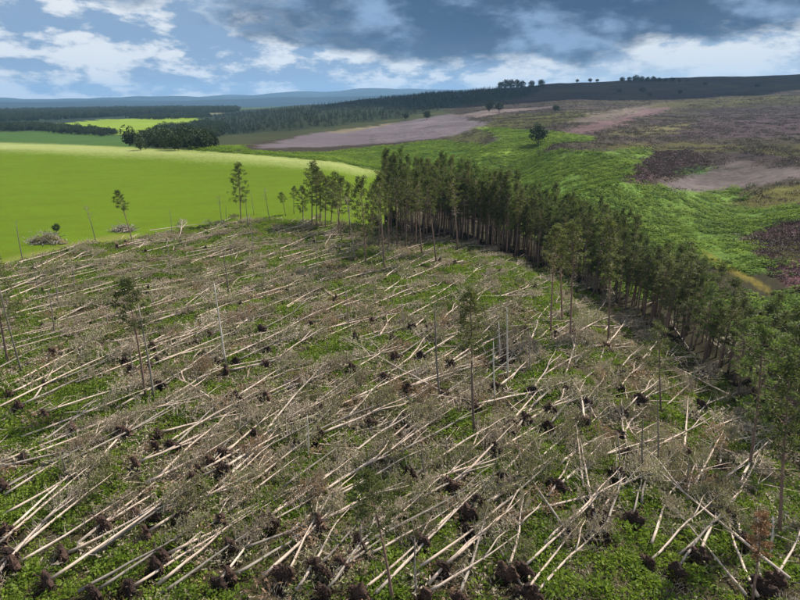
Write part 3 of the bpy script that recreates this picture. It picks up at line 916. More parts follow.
def fallen_variant(k):
    """a wind-thrown pine lying along +X, 15 m long: trunk, root plate, crown meshes"""
    r = random.Random(100 + k)
    L = 15.0
    pts = trunk_curve(r, L, r.uniform(0.1, 0.75))
    rads = [0.122, 0.108, 0.098, 0.089, 0.079, 0.067, 0.052, 0.033, 0.010]
    tb = MB()
    tb.tube(pts, rads, 7)
    P = [Vector(p) for p in pts]

    def on(t):
        f = t * 8; i = min(int(f), 7)
        return P[i].lerp(P[i + 1], f - i)
    for _ in range(16):                      # dead branch stubs on the bare part
        t = r.uniform(0.15, 0.6)
        a = r.uniform(0, 6.28)
        d = Vector((r.uniform(0.0, 0.5), math.cos(a), abs(math.sin(a)) * 0.9 + 0.05)).normalized()
        ln = r.choice((0.2, 0.3, 0.5, 0.9))
        p = on(t)
        tb.tube([p, p + d * ln * 0.6, p + d * ln + Vector((0.05, 0, 0.03))], [0.022, 0.015, 0.006], 3, cap=False)
    if k % 3 == 1:                           # a forked top
        p = on(0.55); sd = r.choice((-1, 1))
        tb.tube([p, p + Vector((1.5, 0.35 * sd, 0.12)), p + Vector((3.4, 1.0 * sd, 0.2)), p + Vector((5.2, 1.3 * sd, 0.15))], [0.085, 0.07, 0.05, 0.015], 6)
    trunk = tb.mesh('trunk', [M_TRUNK], True)
    # crown: crushed limbs with dead sprays
    cb = MB()
    t0 = r.uniform(0.58, 0.70)
    for i in range(28):
        t = t0 + (0.99 - t0) * (i + r.random()) / 28
        p = on(t)
        a = r.choice((r.uniform(-0.6, 0.5), r.uniform(math.pi - 0.5, math.pi + 0.6), r.uniform(0.4, 2.7)))
        ln = (2.1 * (1 - (t - t0) / (1.0 - t0)) + 0.7) * r.uniform(0.6, 1.15)
        d = Vector((r.uniform(0.25, 0.9), math.cos(a) * 1.15, math.sin(a) * 0.5)).normalized()
        q1 = p + d * ln * 0.5
        q2 = p + d * ln + Vector((0.15, 0, -0.12 if d.z > 0.3 else 0.12))
        q1.z = max(q1.z, 0.06); q2.z = max(q2.z, 0.05)
        cb.tube([p, q1, q2], [0.032, 0.02, 0.006], 3, 0, False)
        for j in range(7):
            s = 0.25 + 0.75 * r.random()
            b0 = p.lerp(q1, s * 2) if s < 0.5 else q1.lerp(q2, s * 2 - 1)
            dd = (d * 0.5 + rv(r)).normalized() * r.uniform(0.25, 0.6)
            if b0.z + dd.z < 0.05: dd.z = abs(dd.z) * 0.4
            cb.leaf(b0, dd, 0.016, 0, r)
            for m_ in range(5):
                e = (dd.normalized() * 0.7 + rv(r)).normalized() * r.uniform(0.14, 0.32)
                b1 = b0 + dd * r.uniform(0.3, 1.0)
                if b1.z + e.z < 0.03: e.z = abs(e.z)
                cb.leaf(b1, e, r.uniform(0.03, 0.06), 1, r)
    crown = cb.mesh('crown', [M_TWIG, M_BR_GREY])
    # root plate: a ragged disc of peat and roots standing on edge at the butt
    rb = MB()
    Rr = 0.86
    rings, seg = 6, 19
    zc = 0.46
    prof = [r.uniform(0.55, 1.2) for _ in range(seg)]

    def disc(xoff, sign, depth):
        start = len(rb.v)
        rb.v.append((xoff + sign * depth, 0, zc))
        for q in range(1, rings + 1):
            rr = Rr * q / rings
            for s in range(seg):
                an = 2 * math.pi * s / seg
                k_ = 1 + (prof[s] - 1) * (q / rings) ** 1.5
                lump = mnoise.noise(Vector((s * 1.9 + k * 7.1, q * 1.3, sign * 5.0)))
                dx = xoff + sign * (depth * (1 - (q / rings) ** 2.2) + 0.20 * lump)
                rb.v.append((dx, rr * k_ * math.cos(an), zc + rr * k_ * math.sin(an) * 0.92))
        for s in range(seg):
            s2 = (s + 1) % seg
            f = (start, start + 1 + s, start + 1 + s2)
            rb.f.append(f if sign > 0 else f[::-1]); rb.mi.append(0)
            for q in range(rings - 1):
                a0 = start + 1 + q * seg
                f = (a0 + s, a0 + seg + s, a0 + seg + s2, a0 + s2)
                rb.f.append(f if sign > 0 else f[::-1]); rb.mi.append(0)
        return start + 1 + (rings - 1) * seg
    r1 = disc(0.06, 1, 0.14)
    r2 = disc(-0.08, -1, 0.20)
    for s in range(seg):
        s2 = (s + 1) % seg
        rb.f.append((r1 + s, r2 + s, r2 + s2, r1 + s2)); rb.mi.append(0)
    body = rb.mesh('root_plate', [M_ROOT])
    rb = MB()
    for _ in range(26):                     # torn roots
        a = r.uniform(0, 6.28)
        c, s_ = math.cos(a), math.sin(a)
        q = r.uniform(0.35, 0.95) * Rr
        p = Vector((-0.22, q * c, zc + q * s_ * 0.9))
        d = Vector((r.uniform(-0.7, 0.1), c + r.uniform(-.5, .5), s_ + r.uniform(-.5, .5))).normalized()
        ln = r.uniform(0.25, 0.65)
        rb.tube([p, p + d * ln * 0.5, p + d * ln + rv(r, 0.1)], [0.04, 0.026, 0.008], 3, 0, False)
    for _ in range(110):                     # hanging fine roots and sods
        a = r.uniform(0, 6.28); q = Rr * r.uniform(0.5, 1.1)
        p = Vector((r.uniform(-0.3, 0.1), q * math.cos(a), max(0.05, zc + q * math.sin(a) * 0.92)))
        rb.leaf(p, rv(r) * r.uniform(0.15, 0.35), r.uniform(0.02, 0.06), 0, r)
    return trunk, crown, (body, rb.mesh('roots', [M_ROOT]))


NV = 12
FV = [fallen_variant(k) for k in range(NV)]
CROWN_MATS = {'grey': M_BR_GREY, 'olive': M_BR_OLIVE, 'russet': M_BR_RUST}

FALLEN = []
for i, (x, y, hd, ln, rp, px_, py_) in enumerate(specs):
    v = i % NV if i < NV else rnd.randrange(NV)
    trunk, crown, root = FV[v]
    s = ln / 15.0
    e = obj('fallen_pine', None, None, (x, y, hz(x, y)), (0, 0, math.pi / 2 - hd))
    # follow the ground between butt and tip
    tipz = hz(x + math.sin(hd) * ln, y + math.cos(hd) * ln)
    pitch = -math.atan2(tipz - hz(x, y), ln) - rnd.choice((0, 0, 0.01, 0.03))
    e.rotation_euler[1] = pitch
    wdt = rnd.uniform(0.8, 1.15)
    t = obj('trunk', trunk, e, scl=(s, rnd.choice((-1, 1)) * rnd.uniform(0.72, 1.08), wdt))
    if rnd.random() < 0.24:
        t.material_slots[0].link = 'OBJECT'
        t.material_slots[0].material = M_SNAG
    kind = rnd.choices(('grey', 'olive', 'russet'), (0.42, 0.5, 0.08))[0]
    c = obj('crown', crown, e, scl=(s, s * rnd.uniform(0.7, 1.1), rnd.uniform(0.65, 1.1)))
    c.material_slots[1].link = 'OBJECT'
    c.material_slots[1].material = CROWN_MATS[kind]
    if rp:
        k = rnd.uniform(0.72, 1.05)
        rp_o = obj('root_plate', root[0], e, (-0.05, 0, 0), (rnd.uniform(-0.4, 0.4), rnd.uniform(-0.25, 0.2), 0), k)
    if rp:
        tag(obj('roots', root[1], rp_o), kind='stuff')
    FALLEN.append((e, kind, bool(rp), ln, px_, py_, math.degrees(hd)))

# loose brush between them, too tangled to count
# past the 298 nearest, the farther wind-thrown pines are one object
n6 = len(rest)
hd6 = np.array([q[2] for q in rest])
x6 = np.array([q[0] for q in rest]); y6 = np.array([q[1] for q in rest]); l6 = np.array([q[3] for q in rest])
z6 = height(x6, y6)
pit6 = -np.arctan2(height(x6 + np.sin(hd6) * l6, y6 + np.cos(hd6) * l6) - z6, l6)
rot6 = np.stack([np.zeros(n6), pit6, math.pi / 2 - hd6], -1)
scl6 = np.stack([l6 / 15, rng.uniform(0.6, 0.9, n6) * np.where(rng.random(n6) < 0.5, -1, 1), rng.uniform(0.7, 1.0, n6)], -1)
whole = []
for k in range(NV):
    mb = MB()
    for me_, shift in ((FV[k][0], 0), (FV[k][1], 1)):
        base = len(mb.v)
        mb.v += [tuple(v.co) for v in me_.vertices]
        for p in me_.polygons:
            mb.f.append(tuple(base + q for q in p.vertices)); mb.mi.append(p.material_index + shift)
    if k % 3 == 0:
        base = len(mb.v)
        mb.v += [tuple(v.co * 0.8) for v in FV[k][2][0].vertices]
        for p in FV[k][2][0].polygons:
            mb.f.append(tuple(base + q for q in p.vertices)); mb.mi.append(3)
    whole.append(mb.mesh('far_fallen_pine', [M_TRUNK, M_TWIG, (M_BR_GREY, M_BR_OLIVE)[k % 2], M_ROOT]))
scatter('far_fallen_pines', np.stack([x6, y6, z6], -1), rot6, scl6, rng.integers(0, NV, n6), proto_coll('far_fallen_pine', whole),
        'many more wind-thrown pines lying in the far part of the clearing', 'fallen pines')
def brush_meshes():
    out = []
    for k, m in enumerate((M_BR_GREY, M_BR_OLIVE, M_BR_GREY, M_BR_OLIVE, M_BR_RUST)):
        r = random.Random(900 + k)
        mb = MB()
        for i in range(20):
            p = Vector((r.uniform(-.9, .9), r.uniform(-.9, .9), 0.05))
            d = Vector((r.uniform(-.3, 1), r.uniform(-.8, .8), r.uniform(0.1, 0.7))).normalized() * r.uniform(0.5, 1.2)
            mb.leaf(p, d, 0.014, 0, r)
            for j in range(7):
                b0 = p + d * r.uniform(0.2, 1)
                dd = (d.normalized() * .4 + rv(r)).normalized() * r.uniform(0.14, 0.32)
                mb.leaf(b0, dd, r.uniform(0.03, 0.06), 1, r)
        out.append(mb.mesh('brush', [M_TWIG, m]))
    return out
lb = proto_coll('brush_clump', brush_meshes())
xy4 = in_clear(5200)
g4 = mottle(xy4[:, 0], xy4[:, 1], 4.2) + 0.5 * mottle(xy4[:, 0] + 50, xy4[:, 1], 12.0)
xy4 = xy4[(xy4[:, 0] < 4) | (rng.random(len(xy4)) < 0.4)]
g4 = mottle(xy4[:, 0], xy4[:, 1], 4.2) + 0.5 * mottle(xy4[:, 0] + 50, xy4[:, 1], 12.0)
xy4 = xy4[(g4 + rng.normal(0, 0.25, len(xy4))) < 0.02]
put('dead_brush', xy4, lb, 5, 0.7, 1.5, flat=0.8, label='tangled grey and olive dead brush between the fallen trunks', cat='brush')


def pole_meshes():
    out = []
    for k in range(4):
        r = random.Random(970 + k)
        mb = MB()
        for i in range(3):
            p = Vector((r.uniform(-1.5, 1.5), r.uniform(-1.5, 1.5), r.uniform(0.1, 0.4)))
            a = r.gauss(0, 0.5)
            ln = r.uniform(1.2, 3.6)
            d = Vector((math.cos(a), math.sin(a), r.uniform(-.02, .22)))
            mb.tube([p, p + d * ln * 0.5 + rv(r, 0.08), p + d * ln], [0.045, 0.032, 0.012], 4, 0)
        out.append(mb.mesh('broken_pole', [M_TRUNK]))
    return out


pol = proto_coll('broken_pole', pole_meshes())
xy5 = in_clear(900, 44)
n5 = len(xy5)
scatter('broken_branches', np.stack([xy5[:, 0], xy5[:, 1], height(xy5[:, 0], xy5[:, 1])], -1), np.stack([np.zeros(n5), np.zeros(n5), math.pi / 2 - FALL + rng.normal(0, 0.45, n5)], -1),
        np.repeat(rng.uniform(0.6, 1.3, n5)[:, None], 3, 1), rng.integers(0, 4, n5), pol, 'pale broken branches strewn among the fallen trunks', 'branches')


# ------------------------------------------------------------------ standing pines and snags
def pine_variant(k, H=16.0, start=0.5, width=1.7, dens=1.0, lean=0.25, needles=M_NEEDLE, lowtwigs=16):
    r = random.Random(300 + k)
    mb = MB()
    ph = r.uniform(0, 6.28)
    pts = []
    for i in range(9):
        t = i / 8
        pts.append((lean * t * t * math.cos(ph) + 0.08 * math.sin(5 * t + ph), lean * t * t * math.sin(ph) + 0.08 * math.cos(4 * t + ph) - 0.08 * math.cos(ph), H * 0.985 * t - 0.25 * (1 - t)))
    mb.tube(pts, [0.17, 0.145, 0.13, 0.115, 0.10, 0.083, 0.062, 0.04, 0.012], 6)
    P = [Vector(p) for p in pts]

    def on(t):
        f = min(t, 0.999) * 8; i = int(f)
        return P[i].lerp(P[i + 1], f - i)
    for _ in range(lowtwigs):
        t = r.uniform(0.25, start + 0.08); a = r.uniform(0, 6.28)
        d = Vector((math.cos(a), math.sin(a), r.uniform(-0.25, 0.3))) * r.uniform(0.3, 1.0)
        p = on(t)
        mb.tube([p, p + d], [0.018, 0.005], 3, 0, False)
    cb = MB()
    nl = int(30 * dens)
    for i in range(nl):
        t = start + (1.0 - start) * ((i + r.random()) / nl)
        u = (t - start) / (1 - start)
        a = i * 2.4 + r.uniform(-.6, .6)
        ln = width * (0.45 + 0.9 * math.sin(min(1, u * 0.9 + 0.18) * math.pi) ** 0.8) * r.uniform(0.55, 1.1)
        p = on(t)
        d = Vector((math.cos(a), math.sin(a), 0.15 + 0.5 * u + r.uniform(-.15, .15))).normalized()
        q = p + d * ln
        mb.tube([p, p + d * ln * 0.55 + Vector((0, 0, -0.04)), q], [0.035, 0.022, 0.008], 3, 0, False)
        for j in range(4):
            c = p.lerp(q, r.uniform(0.4, 1.05)) + rv(r, 0.22)
            rad = r.uniform(0.26, 0.5)
            for m_ in range(20):
                o_ = rv(r)
                o_.z = o_.z * 0.7 + 0.12
                st = c + o_ * rad * r.uniform(0.15, 0.8)
                cb.leaf(st, (o_ + rv(r, 0.5)).normalized() * r.uniform(0.18, 0.36), r.uniform(0.04, 0.075), 0, r)
    for i in range(int(60 * dens)):        # dead grey twigs inside and below the green
        t = r.uniform(start - 0.12, 0.95); a = r.uniform(0, 6.28)
        p = on(t)
        d = Vector((math.cos(a), math.sin(a), r.uniform(-.3, .4))) * width * r.uniform(0.3, 0.85)
        for j in range(5):
            cb.leaf(p + d * r.random(), (d.normalized() * 0.6 + rv(r)).normalized() * r.uniform(0.25, 0.55), 0.022, 1, r)
    tm = mb.mesh('trunk', [M_BARK], True)
    cm = cb.mesh('crown', [needles, M_BR_GREY])
    return tm, cm, H


PINES = [pine_variant(k, 16, rnd.uniform(0.38, 0.60), rnd.uniform(1.1, 1.7), rnd.uniform(0.8, 1.1), lowtwigs=40) for k in range(14)]
SPARSE = [pine_variant(20 + k, 16, 0.60, 1.6, 1.05, 0.5) for k in range(3)]
FRESH = [pine_variant(30 + k, 16, 0.38, 1.9, 1.15, 0.2, M_NEEDLE_Y) for k in range(2)]
RUST = [pine_variant(40, 16, 0.5, 0.9, 0.6, 0.2, M_NEEDLE_R)]
LONE = [pine_variant(50 + k, 16, 0.34, 2.3, 1.9, 0.4) for k in range(4)]


def snag_variant(k, twigs, tuft):
    r = random.Random(600 + k)
    mb = MB()
    H = 10.0
    ph = r.uniform(0, 6.28)
    pts = [(0.10 * math.sin(4 * i / 6 + ph) - 0.10 * math.sin(ph), 0.1 * math.cos(3 * i / 6 + ph) - 0.1 * math.cos(ph), H * i / 6 - 0.2 * (1 - i / 6)) for i in range(7)]
    mb.tube(pts, [0.135, 0.12, 0.108, 0.098, 0.086, 0.072, 0.05], 6)
    P = [Vector(p) for p in pts]

    def on(t):
        f = min(t, 0.999) * 6; i = int(f)
        return P[i].lerp(P[i + 1], f - i)
    # splintered top
    for j in range(4):
        a = j * 1.57 + r.uniform(0, 1)
        p = P[-1] + Vector((math.cos(a), math.sin(a), 0)) * 0.03
        mb.tube([p - Vector((0, 0, 0.1)), p + Vector((0, 0, r.uniform(0.1, 0.5)))], [0.03, 0.004], 3, 0, False)
    for _ in range(twigs):
        t = r.uniform(0.25, 0.98); a = r.uniform(0, 6.28)
        d = Vector((math.cos(a), math.sin(a), r.uniform(-.2, .5))) * r.uniform(0.15, 0.8)
        p = on(t)
        mb.tube([p, p + d], [0.016, 0.005], 3, 0, False)
    cm = None
    if tuft:
        cb = MB()
        for j in range(tuft):
            t = r.uniform(0.72, 1.0); a = r.uniform(0, 6.28)
            p = on(t)
            d = Vector((math.cos(a), math.sin(a), r.uniform(-.1, .5))).normalized() * r.uniform(0.5, 1.3)
            cb.tube([p, p + d], [0.025, 0.008], 3, 0, False)
            for m_ in range(26):
                cb.leaf(p + d * r.uniform(0.5, 1.1) + rv(r, 0.2), rv(r) * r.uniform(0.15, 0.3), r.uniform(0.025, 0.045), 1, r)
        cm = cb.mesh('crown', [M_TWIG, M_BR_OLIVE])
    return mb.mesh('trunk', [M_SNAG], True), cm, H


SNAGS = [snag_variant(k, 22, 0) for k in range(5)]
TUFTS = [snag_variant(10 + k, 16, 9) for k in range(3)]

LANDMARK = []


def stand(kind, bx, by, tx, ty, label, cat='pine tree', group='standing pines and snags in the clearing', name=None, white=False):
    g_ = at(bx, by)
    d = math.hypot(g_[0], g_[1])
    v = ray(tx, ty)
    topz = CAM_Z + d * v[2]
    hgt = max(1.2, topz - g_[2])
    lib = {'P': PINES, 'L': LONE, 'S': SNAGS, 'T': TUFTS, 'F': FRESH, 'R': RUST, 'Q': SPARSE}[kind]
    tm, cm, H = rnd.choice(lib)
    s = hgt / H
    lat = d * (v[0] - ray(bx, by)[0])
    nm = name or ('bare_snag' if kind == 'S' else 'standing_pine')
    e = obj(nm, None, None, (g_[0], g_[1], g_[2]), (0, math.atan2(lat, hgt), 0))
    rz = rnd.uniform(0, 6.28)
    w = min(0.95, max(0.62, s)) if kind in 'ST' else min(1.15, max(0.62, s ** 0.7))
    t = obj('trunk', tm, e, (0, 0, 0), (0, 0, rz), (w, w, s))
    if white:
        t.material_slots[0].link = 'OBJECT'
        t.material_slots[0].material = M_WHITE
    if cm is not None:
        obj('crown', cm, e, (0, 0, 0), (0, 0, rz), (w, w, s))
    tag(e, label, cat, group)
    LANDMARK.append((bx, by, label))
    return e


ST = [
    ('S', 23, 262, 18, 221, 'leaning grey snag at the field edge left of the brush heap'),
    ('T', 96, 243, 85, 207, 'snag with few drooping twigs between the two brush heaps'),
    ('Q', 132, 239, 115, 190, 'small dark pine leaning over the second brush heap in the field'),
    ('S', 172, 232, 169, 208, 'short bare snag alone against the green field'),
    ('S', 179, 243, 182, 227, 'short pale stub beside the short snag at the field edge'),
    ('T', 222, 224, 219, 197, 'thin faded snag left of the narrow pine by the field'),
    ('S', 227, 224, 226, 206, 'short twiggy stub left of the narrow pine by the field'),
    ('L', 241, 222, 238, 163, 'tall narrow pine standing alone against the green field'),
    ('S', 248, 228, 246, 196, 'bare snag just right of the tall narrow pine'),
    ('S', 254, 215, 251, 191, 'second bare snag right of the tall narrow pine'),
    ('T', 270, 222, 265, 189, 'broken snag with twiggy top at the middle of the field edge'),
    ('Q', 286, 216, 280, 192, 'low bushy pine right of the broken twiggy snag'),
    ('Q', 294, 214, 293, 186, 'small round-topped pine left of the tallest field edge pines'),
    ('S', 305, 224, 292, 213, 'leaning broken pole at the field edge below the small pines'),
    ('L', 312, 225, 313, 161, 'tallest pine of the group against the right of the field'),
    ('L', 320, 224, 322, 172, 'pine directly right of the tallest field edge pine'),
    ('L', 331, 226, 334, 172, 'third pine of the group against the right of the field'),
    ('Q', 342, 242, 335, 180, 'slender pine standing forward of the field edge group'),
    ('T', 355, 262, 346, 198, 'leaning thin snag in front of the field edge group'),
    ('L', 366, 265, 360, 177, 'pine with tufted crown against the last strip of field'),
    ('Q', 384, 271, 380, 172, 'tall straight bare-stemmed pine before the dark bush'),
    ('P', 391, 236, 393, 178, 'pine at the field corner right of the dark bush'),
    ('Q', 402, 241, 402, 168, 'bare-stemmed pine at the left end of the wood'),
    ('P', 410, 238, 412, 172, 'leafy pine at the left end of the wood'),
    ('Q', 422, 255, 414, 178, 'forward pine before the left end of the wood'),
    ('Q', 436, 264, 428, 176, 'second forward pine before the left end of the wood'),
    ('Q', 458, 252, 452, 172, 'third forward pine before the left end of the wood'),
    ('S', 22, 374, 2, 290, 'long bare snag leaning left near the left edge'),
    ('L', 9, 365, -6, 244, 'living pine at the left edge with its crown cut off'),
    ('S', 55, 337, 49, 288, 'grey bare snag with short stem right of the left edge'),
    ('S', 58, 306, 54, 262, 'thin pole standing behind the grey snag near the left edge'),
    ('S', 108, 328, 106, 310, 'very short stub in the left of the clearing'),
    ('Q', 146, 398, 128, 276, 'leaning pine with small green crown in left of the clearing'),
    ('S', 154, 400, 140, 306, 'bare leaning snag right of the small green-crowned pine'),
    ('S', 134, 377, 131, 346, 'thin short pole left of the small green-crowned pine'),
    ('S', 171, 277, 168, 242, 'grey pole below the short snags of the field edge'),
    ('S', 229, 294, 224, 246, 'brown pole below the thin faded snag'),
    ('S', 232, 265, 231, 238, 'short pole below the tall narrow pine'),
    ('S', 253, 251, 250, 214, 'slim pole in front of the tall narrow pine'),
    ('S', 226, 364, 212, 284, 'tall pale barkless pole leaning left in the middle'),
    ('S', 348, 321, 345, 278, 'short dark pole above the middle of the clearing'),
    ('T', 440, 400, 433, 306, 'dark slender pole at the tip of the crossing trunk'),
    ('Q', 474, 434, 468, 290, 'tall pole with green tufted top in the centre right'),
    ('S', 501, 357, 499, 322, 'pale upright stub right of the green-topped pole'),
    ('S', 495, 402, 494, 342, 'brown pole in front of the pale upright stub'),
    ('T', 508, 379, 505, 306, 'thin pole right of the pale upright stub'),
    ('Q', 551, 333, 551, 225, 'bare-stemmed pine standing forward of the middle of the wood'),
    ('Q', 562, 323, 561, 222, 'second bare-stemmed pine forward of the middle of the wood'),
    ('Q', 571, 341, 570, 218, 'third bare-stemmed pine forward of the middle of the wood'),
    ('P', 608, 343, 607, 215, 'dark pine standing forward where the wood turns'),
    ('S', 308, 459, 308, 414, 'thin upright pale pole in the lower middle'),
    ('S', 428, 487, 420, 444, 'very thin leaning pole below the crossing trunk'),
    ('S', 447, 459, 446, 436, 'thin short stub near the very thin leaning pole'),
    ('S', 65, 476, 63, 454, 'grey snapped stump upright at the lower left'),
    ('Q', 393, 602, 370, 466, 'leaning pine with soft green crown at the bottom centre'),
    ('S', 417, 597, 414, 540, 'dark pole right of the soft green-crowned pine'),
    ('S', 364, 553, 361, 526, 'short dark pole left of the soft green-crowned pine'),
    ('P', 661, 415, 653, 318, 'green pine standing apart in front of the wood'),
    ('S', 643, 477, 640, 414, 'slim bare pole lower left of the pine standing apart'),
    ('S', 658, 465, 656, 396, 'slim dark pole below the pine standing apart'),
    ('F', 750, 470, 757, 312, 'bright green pine before the wood at the right'),
    ('P', 779, 535, 779, 346, 'tall pine nearest the camera on the right'),
    ('R', 752, 604, 753, 500, 'dead pine with rust-brown needles at the bottom right'),
    ('S', 770, 561, 765, 508, 'pale forked snag at the lower right'),
    ('S', 686, 485, 687, 456, 'short pale stub in the lower right clearing'),
    ('F', 800, 470, 806, 328, 'light green pine cut by the right edge'),
    ('F', 738, 400, 741, 316, 'yellow-green pine left of the bright green pine at right'),
    ('F', 772, 428, 776, 330, 'yellow-green pine right of the bright green pine'),
    ('F', 815, 520, 822, 380, 'low green pine at the right edge'),
    ('L', 303, 224, 303, 186, 'pine left of the tallest field edge pine'),
    ('Q', 316, 227, 318, 166, 'slim pine in front of the tallest field edge pine'),
    ('L', 325, 228, 327, 176, 'pine filling the middle of the field edge group'),
    ('L', 338, 233, 340, 176, 'pine at the right of the field edge group'),
    ('Q', 350, 238, 350, 182, 'slim pine right of the field edge group'),
    ('L', 372, 241, 373, 184, 'bushy pine left of the dark bush'),
    ('P', 379, 247, 378, 174, 'pine standing in front of the dark bush'),
    ('P', 388, 250, 389, 172, 'pine right in front of the field corner'),
    ('P', 397, 247, 397, 168, 'dense pine beside the bare-stemmed pine at the wood end'),
    ('P', 406, 251, 407, 168, 'second dense pine at the left end of the wood'),
    ('P', 416, 247, 417, 170, 'third dense pine at the left end of the wood'),
    ('S', 40, 301, 36, 262, 'thin pole far left below the big brush heap'),
    ('S', 75, 291, 72, 262, 'thin pole far left below the drooping snag'),
    ('S', 12, 331, 5, 290, 'thin pole between the left edge snags'),
    ('S', 290, 301, 288, 272, 'thin pole in the upper middle left of the crossing trunk'),
    ('S', 318, 263, 315, 236, 'thin pole under the tallest field edge pine'),
    ('S', 265, 291, 262, 262, 'thin pole right of the brown pole'),
    ('S', 405, 331, 402, 300, 'thin pole in the middle above the dark slender pole'),
    ('S', 530, 373, 528, 330, 'thin pole in the shade left of the forward pines'),
    ('S', 590, 431, 588, 396, 'thin pole in the right middle of the clearing'),
    ('S', 620, 471, 617, 430, 'thin pole left of the slim bare pole at right'),
    ('P', 788, 440, 792, 300, 'pine behind the light green pine at the right edge'),
]
for kd, bx, by, tx, ty, lab in ST:
    stand(kd, bx, by, tx, ty, lab, 'snag' if kd in 'ST' else 'pine tree', white=('barkless' in lab or 'pale upright' in lab or 'pale forked' in lab or 'upright pale' in lab))

# the belt of pines still standing along the ravine
def rightward(x, y):
    """0 in the middle of the belt, 1 at its right end, where the wood is narrower and younger"""
    return max(0.0, min(1.0, (math.degrees(math.atan2(x, y)) - 11) / 20))


FRONT = [at(*p) for p in [(400, 233), (440, 241), (480, 250), (525, 262), (565, 280), (610, 305), (655, 335), (700, 366), (735, 392), (775, 420), (830, 455), (900, 500)]]
belt = []
acc, segs = 0.0, []
for a, b in zip(FRONT[:-1], FRONT[1:]):
    l_ = math.hypot(b[0] - a[0], b[1] - a[1])
    segs.append((a, b, l_, acc))
    acc += l_
bx0, bx1 = min(p[0] for p in FRONT) - 4, max(p[0] for p in FRONT) + 16
by0, by1 = min(p[1] for p in FRONT) - 4, max(p[1] for p in FRONT) + 16
tries = 0
while len(belt) < 262 and tries < 60000:
    tries += 1
    x, y = rnd.uniform(bx0, bx1), rnd.uniform(by0, by1)
    best = None
    for a, b, l_, ac in segs:
        t = max(0, min(1, ((x - a[0]) * (b[0] - a[0]) + (y - a[1]) * (b[1] - a[1])) / l_ ** 2))
        qx, qy = a[0] + (b[0] - a[0]) * t, a[1] + (b[1] - a[1]) * t
        dd = math.hypot(x - qx, y - qy)
        if best is None or dd < best[0]:
            side = (b[0] - a[0]) * (y - a[1]) - (b[1] - a[1]) * (x - a[0])
            best = (dd, side, ac + t * l_)
    off = best[0] if best[1] > 0 else -best[0]
    off += 0.9 * math.sin(best[2] / 4.0)
    if off < 0 or off > 12.5 - 5.5 * rightward(x, y) or abs(x) / (y * 0.94 + 10) > 0.80 or y < 20:
        continue
    if any((x - q[0]) ** 2 + (y - q[1]) ** 2 < rnd.choice((1.5, 1.9, 2.5)) ** 2 for q in belt):
        continue
    belt.append((x, y, off, best[2]))
deep = []
tries = 0
while len(deep) < 170 and tries < 60000:        # the trees behind, seen only as dark depth between the stems
    tries += 1
    x, y = rnd.uniform(bx0, bx1 + 8), rnd.uniform(by0, by1 + 8)
    dd = 1e9
    for a, b, l_, ac in segs:
        t = max(0, min(1, ((x - a[0]) * (b[0] - a[0]) + (y - a[1]) * (b[1] - a[1])) / l_ ** 2))
        q = math.hypot(x - a[0] - (b[0] - a[0]) * t, y - a[1] - (b[1] - a[1]) * t)
        if q < dd:
            dd, side = q, (b[0] - a[0]) * (y - a[1]) - (b[1] - a[1]) * (x - a[0])
    if side <= 0 or dd < 8 or dd > 19 - 12 * rightward(x, y) or rightward(x, y) > 0.6 or abs(x) / (y * 0.94 + 10) > 0.80 or y < 20 or x < 6:
        continue
    if any((x - q[0]) ** 2 + (y - q[1]) ** 2 < 1.5 ** 2 for q in belt + deep):
        continue
    deep.append((x, y))
pm = []
for tm, cm, H in PINES[:6]:
    mb = MB()
    for me_, sh in ((tm, 0), (cm, 1)):
        base = len(mb.v)
        mb.v += [tuple(v.co) for v in me_.vertices]
        for p in me_.polygons:
            mb.f.append(tuple(base + q for q in p.vertices)); mb.mi.append(p.material_index + sh)
    pm.append(mb.mesh('deep_pine', [M_BARK, M_NEEDLE, M_BR_GREY]))
put('deep_wood', np.array(deep), proto_coll('deep_pine', pm), 6, 0.75, 1.0, 0.03, label='dark depth of pines behind the rows of the wood', cat='wood')
front = sorted([q for q in belt if q[2] < 3.6], key=lambda q: q[3])
inner = sorted([q for q in belt if q[2] >= 3.6], key=lambda q: q[3])
for lst, lab in ((front, 'pine in the front row of the dark wood, {} from the field corner'), (inner, 'pine in the inner rows of the dark wood, {} from the field corner')):
    for i, (x, y, off, u) in enumerate(lst):
        tm, cm, H = rnd.choice(PINES) if rnd.random() < 0.9 else rnd.choice(FRESH)
        s = rnd.choice((0.66, 0.8, 0.9, 0.97, 1.0, 1.06, 1.14)) * rnd.uniform(0.96, 1.04) * (1 - 0.30 * rightward(x, y))
        e = obj('standing_pine', None, None, (x, y, hz(x, y)), (rnd.gauss(0, .035), rnd.gauss(0, .035), rnd.uniform(0, 6.28)))
        w = rnd.uniform(0.7, 1.2)
        obj('trunk', tm, e, scl=(w, w, s)); obj('crown', cm, e, scl=(w, w, s))
        tag(e, lab.format(ordinal(i + 1)), 'pine tree', 'pines standing in the belt of wood')

